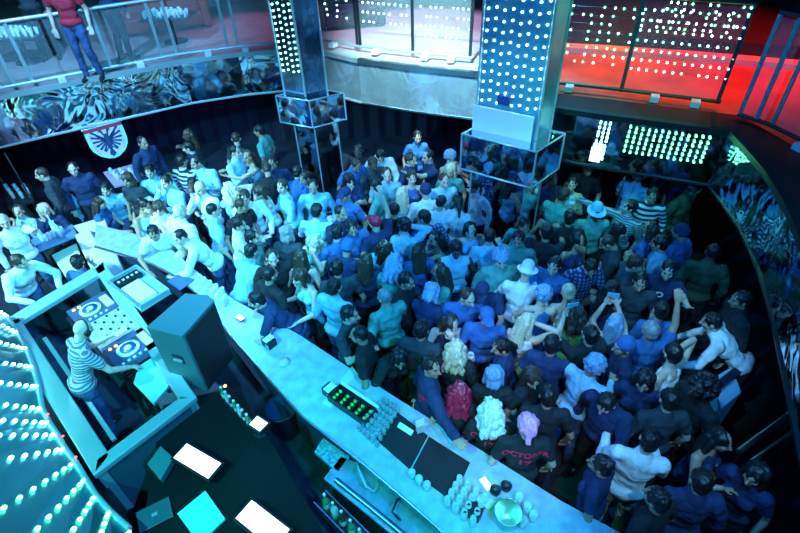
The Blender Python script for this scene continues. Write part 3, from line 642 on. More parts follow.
def phone(p, rz, label, m=None, lit=False, tilt=0):
    r = empty('mobile_phone', label, 'phone', p, rz); r.rotation_euler = (tilt, 0, rz); MB().box((0, 0, .005), (.072, .14, .009)).build('case', m or m_black, r, .003); MB().box((0, 0, .0105), (.062, .118, .002)).build('screen', m_screen if lit else m_black, r); return r
phone(on(486, 484, 1.102), .5, 'white phone lying on the bar beside the cluster of glasses', m_white, True)
for i, (x, y, l) in enumerate([(495, 492, 'squat black ashtray on the bar next to the white phone'), (506, 488, 'second squat black ashtray on the bar, just right of the first')]):
    o = MB().lathe([(0, 0), (.045, 0), (.052, .05), (.044, .05), (.036, .012), (0, .012)], n=18).build('ashtray', m_black); o.location = on(x, y, 1.101); tag(o, l, 'ashtray')
o = MB().lathe([(0, 0), (.085, 0), (.12, .20), (.126, .205), (.116, .20), (.082, .012), (0, .012)], n=28).build('ice_bucket', mat('green_steel', (.35, .6, .5), .3, .8)); o.location = on(506, 522, 1.101); tag(o, 'round metal ice bucket standing at the near end of the bar', 'bucket')
for i, (x, y) in enumerate([(518, 502), (526, 512), (532, 520), (522, 526)]): vessel('wet_tumbler', ['clear tumbler nearest the black ashtrays', 'clear tumbler behind the ice bucket', 'clear tumbler right of the ice bucket at the bar edge', 'clear tumbler touching the right of the ice bucket'][i], on(x, y, 1.101), .13, .030, .038, mat('tumbler', (.6, .85, .8), .08, .1, alpha=.6))
slab([(463, 515), (470, 503), (484, 511), (478, 524)], 1.101, .09, 'straw_box', m_black, 'black box of straws on the bar left of the ice bucket', 'box', .008)
slab([(474, 500), (482, 494), (496, 503), (489, 512)], 1.101, .03, 'folded_cloth', mat('aqua_cloth', (.45, .75, .70), .9, bump=.01, bs=20), 'pale aqua folded bar cloth lying by the straw box', 'cloth', .01)
slab([(352, 366), (357, 373), (331, 408), (322, 404)], 1.1005, .002, 'bar_towel', mat('pale_towel', (.5, .6, .62), .9), 'thin pale towel lying across the bar by the napkin dispenser', 'towel', 0)
# bottle and glass cluster near the left bend of the bar
for i in range(14):
    x, y = 200+(i % 5)*6+(i//5)*3, 282+(i//5)*7+(i % 5)*3.4
    vessel('empty_glass', 'empty clear glass in the group standing on the bar behind the loudspeaker', on(x, y, 1.101), .14, .028, .034, None, 'empty glasses on the bar behind the loudspeaker')
slab([(166, 282), (180, 274), (195, 280), (180, 291)], 1.101, .012, 'bar_mat', mat('blue_mat', (.05, .12, .3), .6), 'small blue patterned bar mat near the leaning man in the pale shirt', 'mat')
# work counter behind the bar
root = empty('work_counter', 'steel under-bar sink counter running behind the bar', 'counter', (-.5, 2.7, 0)); L = Matrix.Translation((.5, -2.7, 0))
wc = [A(332, 455, .85), A(400, 455, .85), A(520, 560, .85), A(410, 560, .85)]
near2 = shift(NEAR[4:9], .10); 
fin(MB().prism([(-.70, 2.86), (-.42, 2.73), (.16, 2.2), (.60, 1.78), (.9, 1.42), (.45, 1.22), (-.05, 1.95), (-.86, 2.62)], .82, .86), 'worktop', mat('wet_steel', (.35, .62, .60), .28, .7, nz=.3, ns=7), .006)
fin(MB().prism([(-.66, 2.80), (-.42, 2.70), (.16, 2.16), (.55, 1.75), (.42, 1.30), (-.05, 2.0), (-.80, 2.62)], 0, .82), 'cabinet', m_darkmetal)
fin(MB().tube([at(x, y, .89) for x, y in ((336, 480), (370, 507), (405, 536), (440, 565))], .03, 8), 'splash_rail', m_steel)
fin(MB().tube([at(x, y, z) for x, y, z in ((357, 462, .87), (359, 470, 1.05), (366, 486, 1.08), (374, 492, .95), (378, 484, .87), (377, 470, .87))], .012, 8), 'hose', mat('grey_hose', (.4, .55, .55), .5))
fin(MB().tube([at(x, y, z) for x, y, z in ((403, 497, .87), (397, 500, 1.0), (392, 512, 1.05), (400, 520, .9))], .012, 8), 'tap', m_black)
root = empty('speed_rail', 'black bottle rail hanging on the front of the under-bar counter', 'rack', (-.5, 2.3, 0)); L = Matrix.Translation((.5, -2.3, 0))
a, c = Vector((-.92, 2.54)), Vector((-.05, 1.70))
fin(MB().quadpanel(a, c, .50, .53, .16), 'trough', m_black); d_ = (c-a).normalized(); nn = Vector((-d_.y, d_.x))*.08
fin(MB().quadpanel(a-nn, c-nn, .50, .66, .012), 'front_plate', m_steel); fin(MB().quadpanel(a+nn, c+nn, .50, .66, .012), 'back_plate', m_steel)
bm_ = [mat('green_bottle', (.05, .35, .12), .1, alpha=.85), mat('clear_bottle', (.6, .8, .8), .1, alpha=.6), mat('brown_bottle', (.12, .05, .02), .15)]
for i in range(9):
    p = a.lerp(c, (i+.8)/9.6); bottle('spirit bottle standing in the steel speed rail under the bar', (p.x, p.y, .53), bm_[i % 3], .30, group='bottles in the speed rail')
o = MB().prism([A(314, 451, .87), A(323, 437, .87), A(350, 456, .87), A(338, 472, .87)], .80, .86).build('drip_tray', mat('aqua_tray', (.22, .50, .55), .3, .4, nz=.5, ns=30), None, .008); tag(o, 'square aqua steel drip tray fixed below the bar edge', 'tray')
# round bin behind the bar
p = at(281, 408, .5); br_ = empty('round_bin', 'round dark blue bin standing behind the bar', 'bin', (p.x, p.y, 0)); MB().lathe([(0, 0), (.15, 0), (.20, .5), (.21, .51), (.19, .50), (.14, .03), (0, .03)], n=28).build('bin_body', mat('navy_bin', (.02, .05, .16), .3), br_); MB().tube([(.2*math.cos(t*PI/12), .2*math.sin(t*PI/12), .51) for t in range(24)], .01, 6, True).build('rim', m_darkmetal, br_)
# ------------------------------------------------------------------ back counter with screens
bc = [A(163, 405, 1.0), A(238, 385, 1.0), A(288, 470, 1.0), A(330, 545, 1.0), A(200, 600, 1.0), A(140, 540, 1.0)]
root = empty('back_counter', 'large black service counter between the booth and the bar', 'counter', (-1.9, 2.9, 0)); L = Matrix.Translation((1.9, -2.9, 0))
fin(MB().prism(bc, .96, 1.0), 'countertop', mat('black_top', (.004, .006, .008), .6, spec=.2), .006); ce = Vector((sum(p[0] for p in bc)/6, sum(p[1] for p in bc)/6)); fin(MB().prism([(ce.x+(p[0]-ce.x)*.95, ce.y+(p[1]-ce.y)*.95) for p in bc], 0, .96), 'cabinet', m_black)
def monitor(px, label, z=1.12, lit=m_screen):
    q = [at(x, y, z) for x, y in px]; cen = sum(q, Vector())/len(q); ux = (q[1]-q[0]).normalized(); uy = (q[2]-q[1]); w = (q[1]-q[0]).length; h = uy.length
    r = empty('till_screen', label, 'screen', (cen.x, cen.y, 1.0), math.atan2(ux.y, ux.x))
    s = MB().box((0, 0, .13), (w+.05, h+.05, .025)).build('bezel', m_black, r, .006); MB().box((0, 0, .1445), (w, h, .004)).build('display', lit, r)
    MB().lathe([(.09, 0), (.09, .015), (.03, .025), (.025, .12)], (0, 0, 0)).build('stand', m_black, r); return r
monitor([(179, 456), (192, 442), (222, 466), (199, 485)], 'bright white till screen on the black counter, nearest the booth corner')
monitor([(237, 518), (253, 500), (288, 532), (275, 552)], 'bright white till screen on the black counter, cut by the bottom edge of view')
monitor([(252, 424), (260, 416), (266, 426), (258, 434)], 'tiny white card reader screen at the back corner of the black counter')
slab([(178, 515), (206, 492), (226, 520), (200, 545)], 1.01, .03, 'paper_tray', mat('aqua_board', (.2, .75, .66), .5), 'aqua board lying on the black counter between the two white screens', 'board')
p = at(155, 515, 1.02); r = empty('laptop', 'closed dark laptop on the black counter at the bottom left', 'laptop', (p.x, p.y, 1.0), .5); MB().box((0, 0, .015), (.30, .22, .02)).build('base', m_darkmetal, r, .004); MB().box((0, 0, .03), (.30, .22, .008)).build('lid', mat('teal_lid', (.04, .16, .18), .4, .4), r, .003); MB().box((0, 0, .0345), (.05, .035, .001)).build('emblem', m_satin, r)
slab([(150, 468), (163, 450), (176, 462), (163, 484)], 1.01, .08, 'cash_drawer', mat('teal_box', (.04, .20, .20), .4), 'teal box beside the booth rail on the black counter', 'box')
for i in range(7):
    x, y = 225+i*4.2, 398+i*4.5; bottle('small bottle standing along the back edge of the black counter', at(x, y, 1.001), bm_[i % 3], .20, .025, 'small bottles along the black counter')
# ------------------------------------------------------------------ DJ booth
BC = [Vector((-5.18, 4.72)), Vector((-4.35, 5.92)), Vector((-2.28, 3.43)), Vector((-3.03, 2.56))]
root = empty('dj_booth', 'raised four sided booth of aqua framed glass around the disc jockey', 'booth', (-3.7, 4.2, 0)); L = Matrix.Translation((3.7, -4.2, 0))
m_frame = mat('aqua_frame', (.38, .62, .66), .35, .4)
fin(MB().prism([tuple(c) for c in BC], 0, .22), 'platform', mat('booth_floor', (.03, .06, .09), .6))
for i in range(4):
    a, c = BC[i], BC[(i+1) % 4]; w = (.22, .16, .15, .20)[i]; d_ = (c-a).normalized(); n_ = Vector((-d_.y, d_.x)); cc = sum(BC, Vector((0, 0)))/4
    if (cc-a).dot(n_) < 0: n_ = -n_
    fin(MB().prism([a, c, c+n_*w-d_*.1, a+n_*w+d_*.1], 1.13, 1.20), 'top_rail', m_frame, .012)
    fin(MB().quadpanel(a+n_*.03+d_*.05, c+n_*.03-d_*.05, .22, 1.12, .03), 'side_wall', [m_mirror_dark, m_frame, mat('booth_wall', (.05, .12, .16), .4), mat('booth_wall', (.05, .12, .16), .4)][i])
    fin(MB().box((a.x+(d_+n_).x*.06, a.y+(d_+n_).y*.06, .66), (.09, .09, .95), math.atan2(d_.y, d_.x)), 'corner_post', m_frame, .006)
    if i == 3: fin(MB().quadpanel(a+n_*.30+d_*.4, c+n_*.30-d_*.5, 1.0, 1.04, .05), 'inner_rail', m_frame, .006)
# equipment table
mq = [at(x, y, 1.10) for x, y in ((103, 292), (158, 345), (126, 380), (74, 322))]; cen = sum(mq, Vector())/4; ux = (mq[1]-mq[0]).normalized(); ang = math.atan2(ux.y, ux.x); w = (mq[1]-mq[0]).length; h = (mq[2]-mq[1]).length
tr = empty('equipment_table', 'narrow black table carrying the mixing desk inside the booth', 'table', (cen.x, cen.y, .22), ang)
MB().box((0, 0, .86), (w+.02, h+.04, .04)).build('tabletop', m_black, tr, .004)
for s in (-1, 1):
    for q in (-1, 1): MB().box((s*w*.46, q*h*.42, .42), (.05, .05, .84)).build('leg', m_darkmetal, tr)
def deck(off_, w, label):
    p = cen+Matrix.Rotation(ang, 3, 'Z') @ Vector((off_, 0, 0)); d = empty('media_player', label, 'turntable', (p.x, p.y, 1.12), ang)
    MB().box((0, 0, .04), (w, h*.92, .08)).build('body', mat('blue_player', (.07, .12, .22), .4, .3), d, .008)
    MB().lathe([(.0, .08), (.13, .08), (.135, .095), (.115, .10), (.0, .10)], (0, -.03, 0), 28).build('jog_ring', m_white, d); MB().lathe([(.0, .10), (.095, .10), (.095, .106), (0, .106)], (0, -.03, 0), 28).build('jog_disc', mat('blue_disc', (.03, .12, .3), .3, .3), d)
    MB().lathe([(0, .106), (.045, .106), (.04, .113), (0, .114)], (0, -.03, 0), 20).build('jog_centre', m_white, d)
    MB().box((0, h*.33, .092), (w*.55, .10, .02)).build('display', mat('player_display', (.1, .3, .4), .3, em=(.5, .9, 1), es=.5), d, .004)
    for k in range(2): MB().lathe([(.022, .08), (.02, .088), (0, .089)], (-w*.36, -h*.32+k*.07, 0), 12).build('button', mat('amber_button', (.9, .4, .05), .4, em=(1, .35, .02), es=2), d)
    for k in range(5): MB().box((w*.40, -.18+k*.07, .086), (.03, .03, .012)).build('key', m_white, d)
deck(w*.345, w*.30, 'player deck with a big white ringed wheel at the loudspeaker end of the desk'); deck(-w*.345, w*.30, 'player deck with a wheel at the far left end of the desk')
p = cen; mx_ = empty('mixer', 'pale mixer full of knobs between the two player decks', 'mixer', (p.x, p.y, 1.12), ang)
MB().box((0, 0, .045), (w*.36, h*.92, .09)).build('body', mat('silver_face', (.45, .55, .62), .4, .3), mx_, .006)
kb = MB().lathe([(.016, 0), (.013, .02), (0, .021)], n=10).mesh('knob', m_black); kw = MB().lathe([(.016, 0), (.013, .02), (0, .021)], n=10).mesh('knob', m_white); fdr = MB().box((0, 0, .008), (.018, .035, .016)).mesh('fader', m_white)
for i in range(6):
    for k in range(5): o = link('knob', (kb, kw)[(i+k) % 2], mx_); o.location = (-w*.145+i*w*.058, h*.36-k*.075, .09)
    o = link('fader', fdr, mx_); o.location = (-w*.145+i*w*.058, -h*.28-.02*(i % 3), .09)
# case with white panel behind the mixer
q = [at(x, y, 1.2) for x, y in ((116, 288), (134, 268), (166, 292), (146, 314))]; c2 = sum(q, Vector())/4; ux = (q[2]-q[1]).normalized(); a2 = math.atan2(ux.y, ux.x); w2 = (q[2]-q[1]).length; h2 = (q[1]-q[0]).length
fc = empty('flight_case', 'open aqua case with a white panel and keys at the booth corner', 'case', (c2.x, c2.y, 1.201), a2)
b = MB(); b.box((0, 0, .012), (w2, h2, .02))
for s in (-1, 1): b.box((s*(w2/2-.01), 0, .05), (.02, h2, .10)); b.box((0, s*(h2/2-.01), .05), (w2, .02, .10))
b.build('case_body', m_frame, fc, .006); MB().box((w2*.1, -h2*.1, .05), (w2*.55, h2*.6, .04)).build('white_panel', m_white, fc, .004); MB().box((-w2*.33, .0, .05), (w2*.2, h2*.8, .05)).build('key_strip', m_black, fc, .004)
for k in range(5): MB().box((-w2*.33, -h2*.3+h2*.15*k, .082), (.03, .03, .014)).build('key', m_white, fc)
# aqua lid table and loudspeaker
q = [(146, 345), (177, 377), (154, 405), (134, 384)]
lt = empty('side_shelf', 'flat aqua shelf between the disc jockey and the loudspeaker', 'shelf', (at(153, 378, 1.1).x, at(153, 378, 1.1).y, .22)); Lq = Matrix.Translation(-Vector(lt.location))
b = MB().prism([A(x, y, 1.08) for x, y in q], 1.06, 1.10); b.v = [tuple(Lq @ Vector(v)) for v in b.v]; b.build('shelf_top', mat('aqua_shelf', (.20, .60, .58), .45), lt, .004)
for x, y in q: pp = at(x, y, 1.08).lerp(at(153, 378, 1.08), .15); b = MB().box((pp.x, pp.y, .64), (.03, .03, .84)); b.v = [tuple(Lq @ Vector(v)) for v in b.v]; b.build('leg', m_darkmetal, lt)
sp = [Vector(A(x, y, 1.95)) for x, y in ((146, 327), (185, 293), (208, 295), (214, 300), (182, 336))]
r = empty('loudspeaker', 'large wedge shaped loudspeaker standing on the corner of the booth', 'loudspeaker', (sp[3].x, sp[3].y, 1.2)); Ls = Matrix.Translation(-Vector(r.location))
def fs_(b, nm, m, bev=0): b.v = [tuple(Ls @ Vector(v)) for v in b.v]; return b.build(nm, m, r, bev)
m_spk = mat('speaker_paint', (.07, .16, .18), .55, bump=.001, bs=200); z0 = 1.20
fs_(MB().prism([tuple(x) for x in sp], z0-.2, 1.95), 'cabinet', m_spk, .012)
a, c = sp[4], sp[3]; d_ = (c-a).normalized(); n_ = Vector((d_.y, -d_.x)); cs = sum(sp, Vector((0, 0)))/5
if (cs-a).dot(n_) > 0: n_ = -n_
fs_(MB().quadpanel(a+n_*.012+d_*.03, c+n_*.012-d_*.03, z0-.17, 1.92, .02), 'grille', mat('grille', (.008, .010, .013), .7, bump=.004, bs=120), .004)
a, c = sp[4], sp[0]; e = a.lerp(c, .42); d_ = (c-a).normalized(); n_ = Vector((-d_.y, d_.x))
if (cs-a).dot(n_) > 0: n_ = -n_
fs_(MB().quadpanel(e+n_*.004-d_*.06, e+n_*.004+d_*.07, z0+.26, z0+.38, .012), 'handle_recess', m_black); fs_(MB().quadpanel(e+n_*.02-d_*.05, e+n_*.02+d_*.06, z0+.30, z0+.33, .02), 'handle', m_satin)
p = Vector(sp[3]); o = MB().lathe([(0, -.02), (.02, 0), (0, .02)], n=10); o.v = [(x+at(225, 386, 1.12).x, y+at(225, 386, 1.12).y, z+1.12) for x, y, z in o.v]; tag(o.build('indicator_light', mat('orange_led', (1, .4, .1), .4, em=(1, .3, .05), es=8)), 'tiny orange light glowing below the loudspeaker', 'light')
# ------------------------------------------------------------------ flared light wall left of the booth
rows = [((8, 318), (-30, 290)), ((18, 334), (-26, 312)), ((27, 350), (-24, 338)), ((34, 368), (-28, 360)), ((39, 388), (-34, 380)), ((43, 410), (-38, 401)), ((50, 424), (-40, 419)), ((58, 436), (-42, 437)), ((66, 450), (-42, 468)), ((76, 463), (-24, 528)), ((86, 480), (10, 560)), ((96, 496), (44, 580)), ((110, 512), (78, 600)), ((130, 530), (118, 620))]
m_hood = mat('teal_gloss', (.07, .32, .40), .30, .85, bump=.004, bs=3)
S = []
for (i0, o0) in rows: S.append((at(*i0, 1.22), at(*o0, 2.0)))
r = empty('light_wall', 'flared dark teal wall studded with glowing dots left of the booth', 'light panel', (S[5][0].x, S[5][0].y, 0)); Lw = Matrix.Translation(-Vector(r.location)); b = MB(); vs = []
for a, c in S:
    d = c-a; dn = Vector((d.x, d.y, 0)).normalized()
    vs += [a, c, c+dn*.04-Vector((0, 0, .03)), a+dn*.02-Vector((0, 0, .05))]
fs = []
for i in range(len(S)-1):
    for k in range(4): fs.append((i*4+k, i*4+(k+1) % 4, (i+1)*4+(k+1) % 4, (i+1)*4+k))
fs += [(0, 1, 2, 3), tuple(range(len(vs)-4, len(vs)))[::-1]]
b.add([Lw @ v for v in vs], fs, False); b.build('wall_shell', m_hood, r)
b = MB()
for i, (a, c) in enumerate(S):
    g = MB()
    NK = 8
    for k in range(NK):
        t = .03+.96*((k+.5*(i % 2))/NK)**1.3; p = Lw @ (a.lerp(c, t)+Vector((0, 0, .02))); g.lathe([(0, -.018), (.020, -.008), (.024, 0), (.020, .008), (0, .018)], p, 8)
    g.build('led_row', m_led_reflt if i < 9 else m_led_reflg, r)
g = MB()
for x, y in ((48, 414), (63, 436), (76, 457)): g.lathe([(0, -.012), (.012, 0), (0, .012)], Lw @ at(x, y, 1.28), 8)
g.build('red_lights', m_ledr, r)
fb_ = MB().tube([Lw @ (a+Vector((0, 0, .02))) for a, c in S], .03, 8); fb_.build('inner_rim', m_frame, r)
st(MB().prism([(S[0][0].x-1.2, S[0][0].y), (S[0][0].x, S[0][0].y), (S[-1][0].x, S[-1][0].y), (S[-1][0].x-1, S[-1][0].y-.8)], 0, .9).build('trim_120', m_black))
# ------------------------------------------------------------------ left tables, pale podium
q = [(66, 224), (100, 214), (124, 268), (92, 272)]
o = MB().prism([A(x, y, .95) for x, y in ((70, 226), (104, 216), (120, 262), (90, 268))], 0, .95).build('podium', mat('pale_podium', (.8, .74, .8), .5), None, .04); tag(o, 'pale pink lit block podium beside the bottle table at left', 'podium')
def ptab(px, z, label, m, name='table'):
    P = [A(x, y, z) for x, y in px]; cx = sum(p[0] for p in P)/4; cy = sum(p[1] for p in P)/4; r = empty(name, label, 'table', (cx, cy, 0))
    MB().prism([(p[0]-cx, p[1]-cy) for p in P], z-.05, z).build('tabletop', m, r, .006)
    for p in P: MB().box(((p[0]-cx)*.85, (p[1]-cy)*.85, (z-.05)/2), (.05, .05, z-.05)).build('leg', m_darkmetal, r)
    return r
ptab([(38, 250), (30, 240), (72, 224), (80, 233)], .95, 'narrow blue topped bottle table at left in front of the seated woman', mat('blue_top', (.10, .25, .45), .3))
for i, (x, y, h_) in enumerate([(43, 240, .3), (57, 233, .34), (61, 236, .3)]): bottle(['clear bottle at the left end of the narrow bottle table', 'tallest clear bottle in the middle of the narrow bottle table', 'clear bottle nearest the podium on the narrow bottle table'][i], at(x, y, .951), mat('lit_bottle', (.55, .85, .9), .1, alpha=.75), h_, .04)
for i in range(5): vessel('party_glass', 'small clear glass standing on the narrow bottle table', at(47+i*4, 241-i*2.0, .951), .12, group='glasses on the narrow bottle table')
slab([(52, 256), (77, 244), (86, 272), (70, 284)], .62, .02, 'white_board', mat('cream_board', (.7, .72, .62), .6), 'pale board lying between the bottle table and the booth frame', 'board')
ptab([(2, 188), (30, 182), (34, 200), (8, 208)], .75, 'small crowded table at the far left edge under the balcony', m_darkmetal)
for i in range(8): vessel('table_glass', 'small glass on the crowded table at the far left edge', at(8+i*3, 190+(i % 3)*4, .751), .13, group='glasses on the far left table')
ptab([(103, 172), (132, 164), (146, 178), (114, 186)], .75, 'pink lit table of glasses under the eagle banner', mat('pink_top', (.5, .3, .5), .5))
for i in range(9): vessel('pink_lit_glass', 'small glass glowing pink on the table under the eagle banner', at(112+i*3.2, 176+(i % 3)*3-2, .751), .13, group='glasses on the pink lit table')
for i, (x0, y0, x1, y1) in enumerate([(22, 196, 10, 182), (36, 200, 20, 176)]): pass
# thin steel poles
for (x, y, zt, label) in ((3, 183, 1.6, 'thin steel pole at the far left edge by the crowded table'), (34, 204, 1.7, 'thin steel pole beside the woman in the dark top at left'), (592, 208, 1.8, 'thin steel pole under the right balcony, behind the man in the brimmed hat'), (607, 240, 1.8, 'second thin steel pole under the right balcony, before the reaching man')):
    p = at(x, y, .6); r = empty('steel_pole', label, 'pole', (p.x, p.y, 0)); MB().tube([(0, 0, .02), (0, 0, zt)], .016, 8).build('pole', m_steel, r); MB().lathe([(.12, 0), (.12, .012), (.03, .025)], (0, 0, 0)).build('base', m_steel, r)
# handrail and podium at right
a, c = at(688, 410, 1.0), at(772, 342, 1.0); r = empty('stair_rail', 'broad black sloping handrail under the right balcony', 'railing', (a.x, a.y, 0)); Lr = Matrix.Translation((-a.x, -a.y, 0))
b = MB().quadpanel((a.x, a.y), (c.x, c.y), .93, 1.0, .09); b.v = [tuple(Lr @ Vector(v)) for v in b.v]; b.build('handrail', mat('blue_black_rail', (.02, .035, .07), .25, .4), r, .01)
for t in (.1, .5, .9): pp = a.lerp(c, t); b = MB().box((pp.x, pp.y, .465), (.05, .05, .93)); b.v = [tuple(Lr @ Vector(v)) for v in b.v]; b.build('post', m_darkmetal, r)
for k, (x0, y0, x1, y1) in enumerate(((738, 452, 812, 398), (752, 462, 812, 420))):
    a, c = at(x0, y0, 1.15), at(x1, y1, 1.15); r = empty('guard_rail', ['upper of two slanting blue lit metal rails at the lower right edge', 'lower of two slanting blue lit metal rails at the lower right edge'][k], 'railing', (a.x, a.y, 0)); Lr = Matrix.Translation((-a.x, -a.y, 0))
    b = MB().tube([Lr @ a, Lr @ c], .03, 8); b.build('rail_bar', m_steel, r)
    for t in (.08, .92): pp = Lr @ a.lerp(c, t); MB().tube([(pp.x, pp.y, 0), (pp.x, pp.y, 1.13)], .02, 8).build('post', m_darkmetal, r)
boxthing('low_plinth', 'low pale blue plinth at the foot of the black handrail', 'plinth', [A(712, 378, .9), A(732, 366, .9), A(742, 392, .9), A(722, 408, .9)], 0, .9, mat('sky_plinth', (.25, .5, .7), .4))
